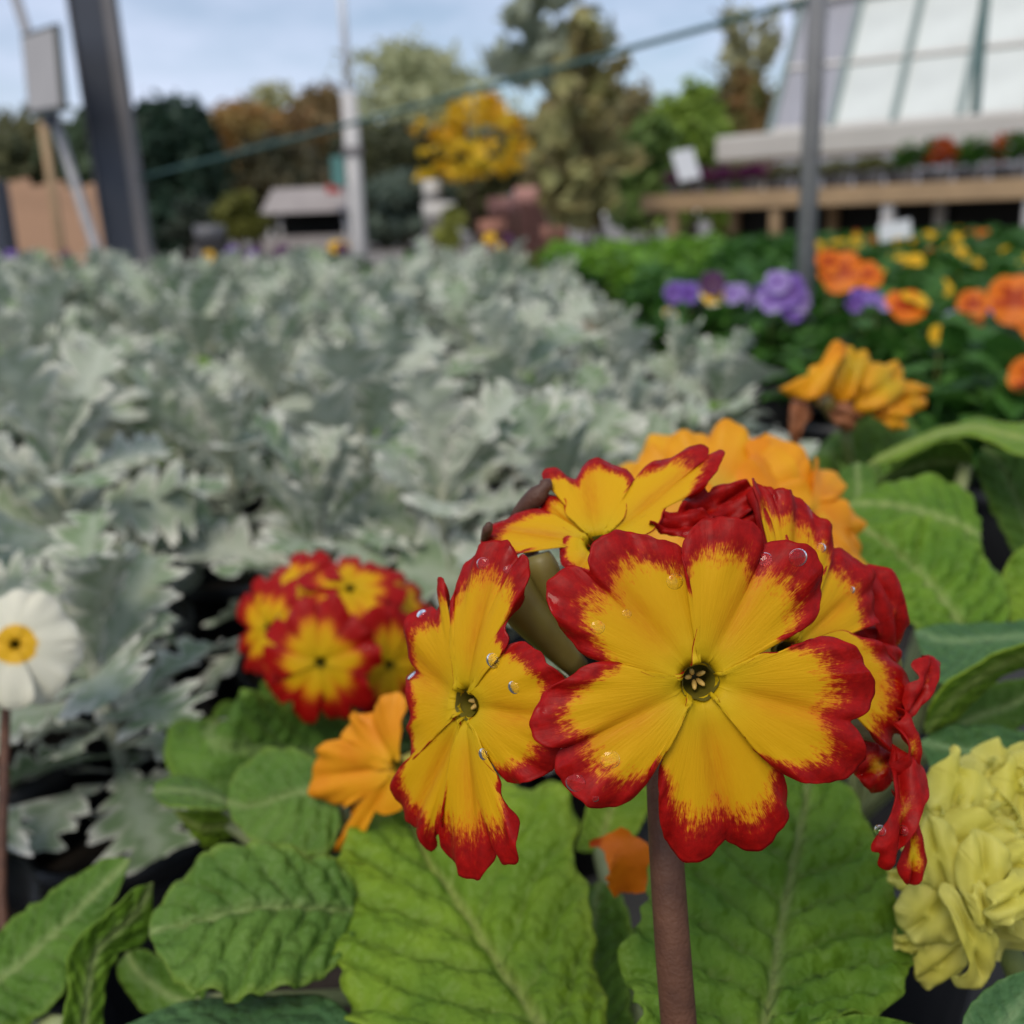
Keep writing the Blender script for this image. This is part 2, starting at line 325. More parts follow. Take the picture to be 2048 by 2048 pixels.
def petal(parent, name, P2, C, e1, e2, nrm, mat, reye=.0019, z0=0., tilt=0., dome=-.002, groove=.0008, wav=.0008, nw=5, m0=.24, lip=.0006,
          n=110, rings=RING, thick=.00022, seed=0, closed=False, mscale=1.):
    """P2: outline in the flower plane (metres from the flower centre), from one side of the eye round to the other."""
    if closed: P2 = np.asarray(P2); sh = P2.mean(0); P2 = np.vstack([P2, P2[:1]]) - sh; C = C + sh[0] * e1 + sh[1] * e2
    O = catmull(P2, n); uu = np.linspace(0, 1, n); O = O * (1 + .006 * np.sin(uu * 47 + seed) + .004 * np.sin(uu * 113 + seed * 2) + .003 * np.sin(uu * 197))[:, None]; r = np.linalg.norm(O, axis=1); rm = r.max(); u = np.linspace(0, 1, n); rs = np.random.default_rng(seed + 11)
    ph = rs.uniform(0, 6.28, 4); V, rim, uv, mid, core = [], [], [], [], []
    arc = np.concatenate([[0], np.cumsum(np.linalg.norm(np.diff(O, axis=0), axis=1))])
    mdir = (O[np.argmax(r)] if closed else O.mean(0)); mdir = mdir / np.linalg.norm(mdir)
    across = O @ np.array((-mdir[1], mdir[0])); hw = np.abs(across).max()
    m = np.full(n, m0) if closed else .03 + m0 * sm(.42, .72, r / rm) * (1 + .25 * np.sin(u * 9 + ph[0]) * .6)
    for s in rings:
        s0 = np.clip(reye / np.maximum(r, 1e-6), 0, .97); t = s0 + (1 - s0) * s
        p = O * t[:, None]; d = np.linalg.norm(p, axis=1); q = d / rm
        ac = p @ np.array((-mdir[1], mdir[0]))
        h = z0 * sm(.0, .35, q) + tilt * ac / hw * sm(.1, .6, q) + dome * q ** 2
        h = h - groove * np.exp(-(ac / (.11 * hw)) ** 2) * sm(.02, .25, q) * (1 - sm(.45, .95, q))
        h = h + groove * .6 * np.exp(-((np.abs(ac) - .42 * hw) / (.25 * hw)) ** 2) * sm(.05, .3, q)
        h = h + wav * t ** 4 * sm(.3, .8, q) * (np.sin(2 * math.pi * nw * u + ph[1]) + .5 * np.sin(2 * math.pi * (2 * nw + 1) * u + ph[2]))
        h = h - lip * sm(.9, 1.0, t) * sm(.3, .8, q)
        if reye: h = h + .0007 * np.exp(-((d - reye * 1.25) / (reye * .35)) ** 2)
        if reye: h = h - .0012 * np.exp(-((d - reye) / (reye * .18)) ** 2)
        V.append(C + p[:, :1] * e1 + p[:, 1:] * e2 + h[:, None] * nrm)
        rim.append((1 - t) / (m * mscale)); uv.append(np.stack([arc / .05 + seed * 3.7, t], 1))
        mid.append(np.exp(-(ac / (.16 * hw)) ** 2) * sm(.05, .3, q) * .9 + .35 * np.exp(-((ac / hw) / .5) ** 2)); core.append(np.exp(-((d - reye) / (.20 * rm)) ** 2) if reye > 0 else .75 * np.exp(-(q / .55) ** 2))
    k = len(rings); V = np.concatenate(V)
    Fc = [(j * n + i, (j + 1) * n + i, (j + 1) * n + i + 1, j * n + i + 1) for j in range(k - 1) for i in range(n - 1)]
    PET.setdefault(parent.name, []).append((V, Fc))
    o = mk(name, V, Fc, mat, parent, None, True, {'rim': np.minimum(np.concatenate(rim), 4), 'mid': np.clip(np.concatenate(mid), 0, 1), 'core': np.concatenate(core)}, np.concatenate(uv))
    # face the same way as the flower normal
    if o.data.polygons[len(Fc) // 2].normal.dot(Vector(nrm)) < 0: o.data.flip_normals()
    if thick and n >= 60: md = o.modifiers.new('thickness', 'SOLIDIFY'); md.thickness = thick; md.offset = 0
    return o
PET = {}
def plane2(C, nrm, pts, conv):
    """photograph outline points -> coordinates in the flower plane"""
    e1 = np.cross((0, 0, 1.) if abs(nrm[2]) < .9 else cn(0, 1, 0), nrm); e1 /= np.linalg.norm(e1); e2 = np.cross(nrm, e1); out = []
    for p in pts:
        d = ray(*conv(*p)); t = ((C - CAM) @ nrm) / (d @ nrm); q = CAM + d * t - C; out.append((q @ e1, q @ e2))
    return np.array(out), e1, e2
def crop(x0, y0, s): return lambda x, y: (x0 + x / s, y0 + y / s)
K8, K7, K5 = crop(1050, 980, 2.0337), crop(700, 880, 2.1), crop(950, 880, 2.415)
def ellipsoid_v(c, ax, r, nu=10, nv=7):
    V = []; Fc = []
    for j in range(nv + 1):
        t = math.pi * j / nv
        for i in range(nu):
            p = 2 * math.pi * i / nu; V.append(np.array(c) + math.sin(t) * math.cos(p) * r[0] * ax[0] + math.sin(t) * math.sin(p) * r[1] * ax[1] + math.cos(t) * r[2] * ax[2])
    for j in range(nv):
        for i in range(nu): Fc.append((j * nu + i, j * nu + (i + 1) % nu, (j + 1) * nu + (i + 1) % nu, (j + 1) * nu + i))
    return np.array(V), Fc
def eye_of(plant, C, nrm, e1, e2, reye, umbel, tube_r=.0016, anthers=True, seed=0):
    """the flower part itself: throat funnel, corolla tube and calyx reaching back to the umbel"""
    prof = [(1.12, -.0002), (1.0, -.0007), (.93, -.0022), (.86, -.0042), (.45, -.0052), (.01, -.0054)]; n = 28; V = []
    for rr, z in prof:
        for k in range(n):
            t = 2 * math.pi * k / n; wv = 1 + (.07 * math.cos(5 * t) if rr > .95 else 0)
            V.append(C + reye * rr * wv * (math.cos(t) * e1 + math.sin(t) * e2) + z * nrm)
    Fc = [(i * n + k, (i + 1) * n + k, (i + 1) * n + (k + 1) % n, i * n + (k + 1) % n) for i in range(len(prof) - 1) for k in range(n)]
    f = mk('flower', V, Fc, M['throat'], plant)
    a, b = C - nrm * .0015, C - nrm * .016
    tube('corolla_tube', [a, C - nrm * .005, C - nrm * .010, b], [reye * 1.2, tube_r * 1.15, tube_r, tube_r], M['pollen'], f, 12, False)
    V, Fc = tube_v([C - nrm * .009, C - nrm * .012, C - nrm * .018, C - nrm * .021], [.0036, .0034, .0030, .0012], 10); mk('calyx', V, Fc, M['calyx'], f)
    if umbel is not None:
        p0 = C - nrm * .020; tube('pedicel', bez(p0, (p0 + umbel) / 2 - nrm * .003, umbel, 8), .0011, M['stem'], f, 8)
    if anthers:
        rs = np.random.default_rng(seed)
        for k in range(5):
            t = 2 * math.pi * k / 5 + .6 + rs.uniform(-.2, .2); dd = math.cos(t) * e1 + math.sin(t) * e2
            V, Fc = ellipsoid_v(C + dd * reye * .42 - nrm * .0026, (dd * .8 + nrm * .6, np.cross(nrm, dd), nrm), (.0008, .00036, .0004), 8, 6); mk('anther', V, Fc, M['anther'], f)
    return f
def droplet(parent, C, nrm, r, flat=.45):
    a, b, d = basis(nrm); V, Fc = ellipsoid_v(C, (a, b, d), (r, r * .92, r * flat), 18, 12); return mk('water_droplet', V, Fc, M['water'], parent)
mw = MT('water'); M['water'] = mw.out(mw.n('ShaderNodeBsdfPrincipled', {'Base Color': (1, 1, 1, 1), 'Roughness': .0, 'IOR': 1.333, 'Transmission Weight': 1.0}).outputs[0])

# ------------------------------------------------------------------ primula leaves
WP = [(0, .10), (.12, .13), (.25, .26), (.4, .58), (.55, .88), (.68, 1.0), (.80, .95), (.89, .76), (.95, .52), (.985, .26), (1, .04)]
def leaf_grid(spine, width, nhint, nu=56, nv=26, cup=.10, quilt=.0016, vein=8, wprof=WP, seed=0, ruffle=.0016, twist=0., side=None):
    S = catmull(spine, nu) if len(spine) != nu else np.asarray(spine); T = np.gradient(S, axis=0); T /= np.linalg.norm(T, axis=1)[:, None]
    rs = np.random.default_rng(seed); ph = rs.uniform(0, 6.28, 6); t = np.linspace(0, 1, nu); a = np.linspace(-1, 1, nv)
    wd = np.interp(t, [p[0] for p in wprof], [p[1] for p in wprof]); wd = np.convolve(np.pad(wd, 2, 'edge'), np.ones(5) / 5, 'valid'); wd[-1] *= .5
    V = np.zeros((nu, nv, 3)); at = {k: np.zeros((nu, nv)) for k in ('vein', 'edge', 'groove_shade')}
    for i in range(nu):
        nh = np.array(nhint, float); nh = nh - T[i] * (nh @ T[i]); nh /= np.linalg.norm(nh); sd = np.cross(T[i], nh)
        if twist: c_, s_ = math.cos(twist * (t[i] - .5)), math.sin(twist * (t[i] - .5)); nh, sd = c_ * nh + s_ * sd, c_ * sd - s_ * nh
        W = width / 2 * wd[i]; wob = 1 + .035 * np.sin(t[i] * 26 + ph[0]) + .03 * np.sin(t[i] * 47 + ph[1]) + .02 * np.sin(t[i] * 90 + ph[2])
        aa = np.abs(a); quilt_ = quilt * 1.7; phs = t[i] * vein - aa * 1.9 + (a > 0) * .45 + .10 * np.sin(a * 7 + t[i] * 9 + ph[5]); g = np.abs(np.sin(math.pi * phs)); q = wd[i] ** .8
        rid = np.exp(-(aa * W / .0012) ** 2)
        net = .5 * np.abs(np.sin(a * 17 + t[i] * 13 + ph[3])) * np.abs(np.sin(t[i] * 41 - a * 5 + ph[4]))
        h = cup * W * aa ** 1.6 + q * quilt_ * (1.25 * g ** .5 - .75 + .4 * net) * sm(0, .14, aa) - .0016 * np.exp(-(aa / .05) ** 2) * q + ruffle * q * aa ** 4 * (np.sin(t[i] * 21 + ph[3] + (a > 0) * 2) + .6 * np.sin(t[i] * 38 + ph[4]))
        V[i] = S[i] + np.outer(a * W * wob, sd) + h[:, None] * nh + np.outer(aa * W * .10, T[i]) * wd[i]
        at['vein'][i] = np.maximum(rid, .5 * np.exp(-(g / .13) ** 2) * (1 - aa) ** .6 * (wd[i] > .2)); at['edge'][i] = sm(.82, 1, aa) + sm(.93, 1, t[i]) * (1 - sm(.82, 1, aa)); at['groove_shade'][i] = 1 - sm(.0, .5, g)
    Fc = [(i * nv + j, i * nv + j + 1, (i + 1) * nv + j + 1, (i + 1) * nv + j) for i in range(nu - 1) for j in range(nv - 1)]
    return V.reshape(-1, 3), Fc, {k: v.ravel() for k, v in at.items()}
def leaf(plant, base, mid, tip, width, nhint, mat='leaf_mid', name='leaf', **k):
    V, Fc, at = leaf_grid(bez(base, mid, tip, k.pop('nu', 56)), width, nhint, **k)
    o = mk(name, V, Fc, M[mat], plant, None, True, at); md = o.modifiers.new('thickness', 'SOLIDIFY'); md.thickness = .0004; return o

def tleaf(plant, up, mid, lo, conv, D0, D1, mat, base=None, across=0., cup=.0, quilt=.0016, vein=8, nu=56, nv=27, seed=0, stalk=.0022, bow=0.):
    """leaf from its two margins and its midrib (base to tip); distance runs from D0 to D1, 'across' leans it sideways, 'bow' arches it"""
    A, Mi, Bp = (catmull([conv(*p) for p in q], nu) for q in (up, mid, lo)); rs = np.random.default_rng(seed); ph = rs.uniform(0, 6.28, 6)
    t = np.linspace(0, 1, nu); a = np.linspace(-1, 1, nv); P = np.zeros((nu, nv, 3)); at = {k: np.zeros((nu, nv)) for k in ('vein', 'edge', 'groove_shade')}; H = np.zeros((nu, nv)); wmax = max(np.linalg.norm(A - Mi, axis=1).max(), np.linalg.norm(Bp - Mi, axis=1).max())
    for i in range(nu):
        for j in range(nv):
            aa = abs(a[j]); E = A[i] if a[j] < 0 else Bp[i]; wr = np.linalg.norm(E - Mi[i]) / wmax; qs = min(1., wmax * D0 / F / .024) ** 1.3; wob = 1 + (.030 * math.sin(t[i] * 27 + ph[0] + (a[j] > 0)) + .022 * math.sin(t[i] * 51 + ph[1]) + .014 * math.sin(t[i] * 95 + ph[2])) * aa ** 3 * qs
            q = Mi[i] + (E - Mi[i]) * aa * wob; Dp = D0 + (D1 - D0) * t[i] + across * a[j] * wr - bow * math.sin(math.pi * t[i]) - cup * aa ** 1.6 * wr
            P[i, j] = px(q[0], q[1], Dp); phs = t[i] * vein - aa * 1.7 * (1 - .35 * t[i]) + (a[j] > 0) * .45 + .10 * math.sin(a[j] * 7 + t[i] * 9 + ph[5]); g = abs(math.sin(math.pi * phs))
            net = abs(math.sin(a[j] * 15 + t[i] * 13 + ph[3])) * abs(math.sin(t[i] * 37 - a[j] * 5 + ph[4])); pf = float(sm(0, .10, aa)) * (1 - .5 * float(sm(.85, 1, aa))); k = min(1, wr * 1.6) * qs
            H[i, j] = k * quilt * ((1.5 * g ** .5 - .9) * pf + .45 * net * pf - .9 * math.exp(-(aa / .045) ** 2)) + quilt * .55 * k * aa ** 4 * (math.sin(t[i] * 23 + ph[3]) + .6 * math.sin(t[i] * 41 + ph[4]))
            at['vein'][i, j] = max(math.exp(-(aa * wr * wmax * Dp / F / .0010) ** 2), .45 * math.exp(-(g / .14) ** 2) * (1 - aa) ** .6 * min(1, wr * 2)); at['edge'][i, j] = max(sm(.85, 1, aa), sm(.95, 1, t[i])); at['groove_shade'][i, j] = 1 - float(sm(0, .5, g))
    gu = np.gradient(P, axis=0); gv = np.gradient(P, axis=1); N = np.cross(gu, gv); N /= np.maximum(np.linalg.norm(N, axis=2), 1e-12)[:, :, None]; sg = np.sign(((CAM - P) * N).sum(2).mean()); P = P + N * sg * H[:, :, None]
    Fc = [(i * nv + j, i * nv + j + 1, (i + 1) * nv + j + 1, (i + 1) * nv + j) for i in range(nu - 1) for j in range(nv - 1)]
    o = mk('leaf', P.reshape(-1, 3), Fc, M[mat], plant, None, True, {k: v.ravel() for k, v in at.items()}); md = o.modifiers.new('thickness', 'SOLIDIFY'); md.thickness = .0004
    if base is not None: m0 = P[0, nv // 2]; m1 = P[3, nv // 2]; tube('leaf_stalk', bez(base, (np.asarray(base) + m0) / 2 + (m0 - m1) * .4, m1, 10), stalk, M['leaf_stalk'], o, 8)
    return o
M['leaf_stalk'] = plain('leaf_stalk', (.30, .34, .14), .5, .3, 120)
L4c, L6c, LRc = crop(0, 1024, 1.887), crop(1024, 1024, 1.887), crop(1500, 650, 3.513)
# ================================================================== the main primula
crown = px(1352, 2048, .150); crown[2] = BT + .098; crown[0] += .008; crown[1] -= .004
P1 = empty('primula_plant', (crown[0], crown[1], BT), 'tall primula with large red-edged yellow flowers on a reddish brown stem', 'primula')
pot(P1, (crown[0], crown[1], BT), .052, .112)
umb = px(1325, 1440, .158)
tube('flower_stem', bez(crown, px(1352, 1980, .150), umb, 24), np.linspace(.0030, .0023, 24), M['stem'], P1, 14)

def flower(plant, cpx, D, nrm, outl, conv, reye=.0019, um=None, mat='petal', seed=0, opts=None, eye=True, anthers=True, grow=1., **k):
    C = px(*conv(*cpx), D); f = None
    _, e1, e2 = plane2(C, nrm, [], conv)
    f = eye_of(plant, C, nrm, e1, e2, reye, um, anthers=anthers, seed=seed)
    for i, pts in enumerate(outl):
        P2, e1, e2 = plane2(C, nrm, pts, conv); P2 = P2 * grow; kk = dict(k); kk.update((opts or {}).get(i, {})); mt = kk.pop('mat', mat)
        petal(f, 'petal', P2, C, e1, e2, nrm, M[mt], reye, seed=seed * 10 + i, **kk)
    return f, C
# front flower, five notched petals
A = [(652, 742), (600, 748), (520, 745), (430, 715), (340, 697), (262, 688), (190, 620), (130, 540), (95, 450), (100, 380), (150, 330), (215, 318), (255, 332), (272, 338), (263, 300), (264, 260), (290, 210), (350, 178), (430, 178), (520, 190), (600, 215), (660, 250), (700, 330), (715, 430), (708, 520), (694, 620), (690, 705)]
B = [(672, 712), (683, 620), (705, 500), (690, 440), (665, 370), (645, 300), (640, 240), (665, 180), (720, 135), (800, 112), (880, 112), (940, 140), (970, 185), (981, 242), (998, 223), (1060, 207), (1140, 220), (1195, 265), (1225, 340), (1232, 420), (1215, 490), (1180, 545), (1120, 575), (1060, 588), (1000, 630), (930, 680), (860, 720), (785, 745)]
Cc = [(780, 752), (885, 703), (960, 655), (1030, 653), (1100, 625), (1180, 605), (1260, 602), (1330, 630), (1370, 680), (1385, 722), (1425, 760), (1437, 810), (1420, 870), (1385, 908), (1345, 929), (1330, 944), (1370, 1008), (1385, 1080), (1365, 1150), (1300, 1185), (1210, 1192), (1120, 1180), (1050, 1155), (990, 1110), (940, 1060), (890, 1000), (850, 945), (830, 925), (775, 835)]
Dd = [(765, 850), (835, 925), (860, 965), (895, 1015), (945, 1070), (1000, 1112), (1050, 1152), (1080, 1195), (1097, 1250), (1090, 1310), (1092, 1350), (1060, 1420), (1010, 1475), (960, 1503), (900, 1500), (858, 1478), (830, 1452), (805, 1476), (760, 1520), (690, 1545), (640, 1530), (600, 1470), (570, 1400), (552, 1300), (550, 1200), (562, 1110), (592, 1060), (606, 1022), (596, 1000), (632, 940), (668, 855)]
Ee = [(645, 760), (520, 752), (440, 722), (370, 702), (300, 695), (235, 712), (180, 750), (120, 785), (60, 850), (25, 920), (25, 980), (60, 1020), (115, 1036), (160, 1041), (134, 1066), (125, 1120), (150, 1190), (200, 1240), (260, 1270), (330, 1285), (400, 1275), (455, 1245), (490, 1190), (500, 1130), (530, 1090), (575, 1050), (596, 1005), (632, 940), (652, 845)]
n1 = cn(.06, -.06, 1)
f1, C1 = flower(P1, (712, 782), .1285, n1, [A, B, Cc, Dd, Ee], K8, .00215, umb, seed=1, dome=-.0008, m0=.20, n=190, groove=.0004,
    opts={0: dict(z0=-.0006, tilt=.0004), 1: dict(z0=.0002, tilt=.0005), 2: dict(z0=.0009, tilt=0, wav=.0007), 3: dict(z0=.0, tilt=0, dome=-.0025), 4: dict(z0=.0007, tilt=0, dome=.0005)})
# side flower turned to the left
G1 = [(452, 1060), (443, 1000), (440, 930), (430, 870), (415, 800), (412, 700), (420, 640), (410, 570), (430, 510), (480, 460), (530, 430), (580, 420), (610, 450), (622, 495), (626, 512), (640, 490), (680, 485), (700, 520), (700, 590), (685, 650), (660, 700), (640, 750), (640, 800), (655, 840), (640, 890), (600, 930), (560, 980), (515, 1050)]
G2 = [(505, 1065), (540, 985), (600, 920), (660, 855), (720, 870), (780, 900), (830, 950), (855, 1000), (862, 1080), (868, 1170), (880, 1240), (862, 1300), (850, 1340), (800, 1400), (740, 1440), (680, 1447), (635, 1435), (600, 1380), (560, 1330), (525, 1235), (505, 1160)]
G3 = [(500, 1165), (540, 1290), (580, 1350), (620, 1400), (635, 1440), (632, 1490), (650, 1550), (680, 1620), (695, 1700), (690, 1770), (650, 1788), (610, 1775), (580, 1742), (575, 1750), (560, 1800), (520, 1850), (470, 1845), (400, 1800), (360, 1740), (360, 1680), (390, 1600), (398, 1500), (425, 1400), (440, 1330), (462, 1180)]
G4 = [(470, 1180), (435, 1340), (418, 1420), (372, 1480), (385, 1560), (390, 1610), (370, 1640), (310, 1680), (296, 1735), (284, 1750), (275, 1735), (278, 1700), (252, 1655), (244, 1640), (220, 1640), (170, 1600), (140, 1520), (140, 1450), (165, 1400), (215, 1370), (270, 1330), (330, 1280), (380, 1240), (440, 1170)]
G5 = [(450, 1160), (350, 1250), (280, 1320), (220, 1365), (195, 1310), (200, 1230), (235, 1180), (235, 1120), (220, 1040), (197, 1000), (238, 965), (210, 920), (205, 850), (215, 780), (240, 725), (300, 705), (330, 715), (340, 650), (335, 600), (360, 578), (380, 600), (375, 700), (380, 780), (410, 850), (435, 900), (445, 1000), (456, 1065)]
n2 = cn(-.70, -.02, .72)
f2, C2 = flower(P1, (480, 1112), .1415, n2, [G1, G2, G3, G4, G5], K7, .0019, umb, seed=2, groove=.0005, dome=-.0012, m0=.16,
    opts={0: dict(z0=.0006, dome=-.0035, m0=.19), 1: dict(z0=.0, dome=-.001), 2: dict(z0=.0004, m0=.21), 3: dict(z0=-.0006), 4: dict(z0=-.0002, m0=.14)})
# flower above, opening upward
H1 = [(560, 505), (500, 470), (440, 440), (415, 395), (380, 365), (330, 350), (250, 352), (180, 380), (110, 430), (76, 475), (88, 510), (130, 545), (200, 558), (300, 522), (410, 512), (480, 530), (560, 525)]
H2 = [(570, 480), (500, 412), (452, 372), (440, 300), (402, 250), (370, 238), (345, 192), (370, 165), (410, 167), (450, 190), (493, 207), (510, 180), (540, 140), (590, 130), (650, 138), (710, 160), (752, 208), (742, 240), (716, 275), (722, 335), (712, 390), (670, 430), (610, 480)]
H3 = [(612, 485), (700, 405), (722, 340), (716, 270), (760, 220), (790, 170), (850, 125), (930, 95), (1000, 70), (1050, 60), (1080, 82), (1084, 118), (1110, 80), (1135, 65), (1147, 90), (1130, 150), (1095, 210), (1040, 265), (980, 285), (920, 310), (885, 360), (870, 400), (830, 450), (720, 490), (620, 505)]
H4 = [(570, 520), (500, 490), (445, 478), (425, 540), (440, 600), (500, 640), (560, 660), (640, 700), (640, 600), (600, 530)]
H5 = [(555, 500), (460, 440), (400, 400), (330, 345), (345, 285), (390, 270), (430, 300), (470, 370), (520, 420), (575, 490)]
n3 = cn(-.20, .62, .76)
f3, C3 = flower(P1, (592, 505), .150, n3, [H1, H2, H3, H4, H5], K5, .0017, umb, seed=3, m0=.17, anthers=False, grow=1.10, groove=.0003, wav=.0004,
    opts={0: dict(z0=.0004, dome=0., lip=.001), 1: dict(z0=.0002, dome=0., m0=.12), 2: dict(z0=.0, dome=0., m0=.14), 3: dict(z0=.0004, dome=0.), 4: dict(z0=-.0006, dome=0., m0=.12)})
# flower at the top seen from behind: red petals
I1 = [(1000, 480), (850, 452), (880, 400), (950, 365), (1040, 350), (1110, 360), (1150, 400), (1120, 450), (1050, 490)]
I2 = [(1040, 460), (960, 400), (985, 320), (1040, 265), (1088, 228), (1120, 262), (1150, 232), (1220, 218), (1300, 235), (1345, 268), (1350, 330), (1290, 380), (1200, 420), (1100, 470)]
I3 = [(1080, 470), (1140, 370), (1200, 312), (1290, 310), (1345, 345), (1375, 380), (1360, 420), (1260, 450), (1120, 480)]
n4 = cn(.10, .93, .34)
def receptacle(a): V, Fc = tube_v(bez(a, (a + umb) / 2 + (0, 0, .001), umb, 10), np.interp(np.linspace(0, 1, 10), [0, .3, .6, .62, 1], [.0022, .0030, .0026, .0012, .0011]), 10); return mk('flower', V, Fc, M['calyx'], P1)
f4 = receptacle(px(*K5(1120, 470), .156))
for i, (q, nn, dz) in enumerate(((I1, cn(-.2, .5, .8), 0), (I2, cn(.1, .35, .9), .004), (I3, cn(.2, .5, .8), .002))):
    Cq = px(*K5(1100, 475), .150 + dz); P2, e1, e2 = plane2(Cq, nn, q, K5); petal(f4, 'petal', P2, Cq, e1, e2, nn, M['petal'] if i else M['petal_red'], 0., dome=.003, wav=.0012, groove=.001, seed=40 + i, m0=1.6, closed=True)
# flower right behind the front one, facing up to the right
J1 = [(1450, 640), (1490, 500), (1470, 430), (1420, 370), (1370, 310), (1340, 262), (1345, 222), (1368, 213), (1405, 240), (1442, 300), (1450, 272), (1475, 262), (1540, 290), (1600, 330), (1660, 400), (1712, 470), (1724, 530), (1695, 585), (1640, 660), (1520, 690)]
J1 = [K5(*p) for p in J1]
J2 = [K8(*p) for p in [(1080, 640), (1150, 560), (1205, 420), (1225, 300), (1255, 255), (1300, 245), (1345, 275), (1410, 330), (1432, 372), (1425, 410), (1442, 470), (1445, 535), (1400, 552), (1330, 590), (1270, 600), (1180, 660), (1090, 680)]]
J3 = [K8(*p) for p in [(1090, 660), (1180, 600), (1270, 575), (1340, 598), (1420, 620), (1500, 680), (1560, 760), (1585, 850), (1582, 940), (1560, 985), (1515, 985), (1502, 1062), (1450, 1030), (1410, 980), (1390, 912), (1330, 850), (1200, 760), (1100, 700)]]
J4 = [K5(*p) for p in [(1500, 600), (1440, 330), (1430, 255), (1450, 230), (1490, 225), (1530, 258), (1590, 300), (1645, 352), (1700, 368), (1780, 450), (1832, 560), (1760, 570), (1700, 620), (1580, 660)]]
idt = lambda x, y: (x, y)
n5 = cn(.36, .15, .92)
f5, C5 = flower(P1, K8(1075, 665), .146, n5, [J1, J2, J3, J4], idt, .0018, umb, seed=5, grow=1.04, groove=.0004, m0=.19, anthers=False,
    opts={0: dict(z0=.0012, dome=-.001, m0=.15), 1: dict(z0=.0004, dome=-.0015), 2: dict(z0=.001, dome=-.002, m0=.19), 3: dict(z0=-.0025, m0=.9, mat='petal')})
# flowers on the right-hand side, seen edge-on and from behind
f6C = px(*K8(1480, 660), .160); n6 = cn(.90, .1, .43)
f6 = receptacle(px(*K8(1500, 690), .168))
S6 = [[(1500, 680), (1440, 560), (1428, 480), (1424, 400), (1436, 332), (1470, 317), (1510, 325), (1530, 350), (1546, 460), (1572, 510), (1582, 580), (1570, 650), (1545, 690)],
      [(1540, 690), (1440, 640), (1330, 590), (1270, 580), (1330, 560), (1390, 545), (1450, 560), (1500, 600), (1560, 640)]]
for i, (q, nn) in enumerate(zip(S6, (cn(.55, -.1, .8), cn(.2, .6, .75)))):
    P2, e1, e2 = plane2(f6C, nn, q, K8); petal(f6, 'petal', P2, f6C, e1, e2, nn, M['petal_red'] if i else M['petal'], 0., dome=-.003, wav=.0008, seed=60 + i, m0=1.4, closed=True)
f7 = receptacle(px(*K8(1560, 1020), .162))
S7 = [([(1590, 930), (1575, 800), (1600, 765), (1590, 710), (1620, 682), (1680, 668), (1722, 680), (1715, 702), (1680, 760), (1640, 850), (1612, 930)], cn(.5, .2, .85), 'petal', 1.0, .150),
      ([(1560, 960), (1600, 900), (1616, 960), (1618, 1100), (1598, 1205), (1550, 1172), (1533, 1130), (1550, 1060), (1548, 1000)], cn(.6, 0, .8), 'petal', .7, .147),
      ([(1540, 1030), (1600, 1090), (1650, 1110), (1668, 1170), (1650, 1250), (1620, 1290), (1590, 1370), (1560, 1440), (1528, 1500), (1522, 1545), (1480, 1540), (1462, 1482), (1430, 1470), (1436, 1420), (1472, 1340), (1502, 1260), (1500, 1180), (1520, 1090)], cn(.1, .25, .95), 'petal_red', .7, .146),
      ([(1570, 1250), (1610, 1370), (1622, 1450), (1643, 1530), (1620, 1590), (1580, 1616), (1546, 1590), (1520, 1540), (1530, 1490), (1550, 1400)], cn(.3, 0, .95), 'petal', .45, .149),
      ([(1530, 1060), (1440, 1030), (1380, 1010), (1340, 1080), (1360, 1160), (1392, 1202), (1440, 1226), (1492, 1200), (1522, 1120)], cn(-.1, .3, .9), 'petal_red', .5, .153)]
for i, (q, nn, mt, mm, D) in enumerate(S7):
    cq = np.mean(q, 0) * .35 + np.array(q[0]) * .65; Cq = px(*K8(*cq), D); P2, e1, e2 = plane2(Cq, nn, q, K8)
    petal(f7, 'petal', P2, Cq, e1, e2, nn, M[mt], 0., dome=-.003, wav=.0007, groove=.0012, seed=70 + i, m0=mm * 1.3, closed=True)
# calyces, spent buds
for (a, b, c, r, mt, nm) in ((K7(640, 560), K7(760, 740), K7(960, 960), .0036, 'calyx', 'calyx'), (K7(790, 480), K7(850, 640), K7(930, 800), .0024, 'calyx', 'calyx')):
    p = bez(px(*a, .152), px(*b, .153), px(*c, .156), 12); tube(nm, p, r * np.interp(np.linspace(0, 1, 12), [0, .15, .5, 1], [.75, 1, .9, .5]), M[mt], P1, 14)
for a, b, c, D, r in ((K5(360, 190), K5(300, 270), K5(190, 370), .158, .0016), (K5(70, 405), K5(62, 430), K5(40, 490), .152, .0008)):
    p = bez(px(*a, D), px(*b, D), px(*c, D + .004), 12); tube('spent_bud', p, r * np.array([.15, .5, .75, .6, .8, .95, 1, 1, .95, .85, .7, .5]), M['bud'], P1, 10)
tube('pedicel', bez(px(*K5(190, 370), .162), px(1140, 1230, .162), umb, 10), .0012, M['stem'], P1, 8)
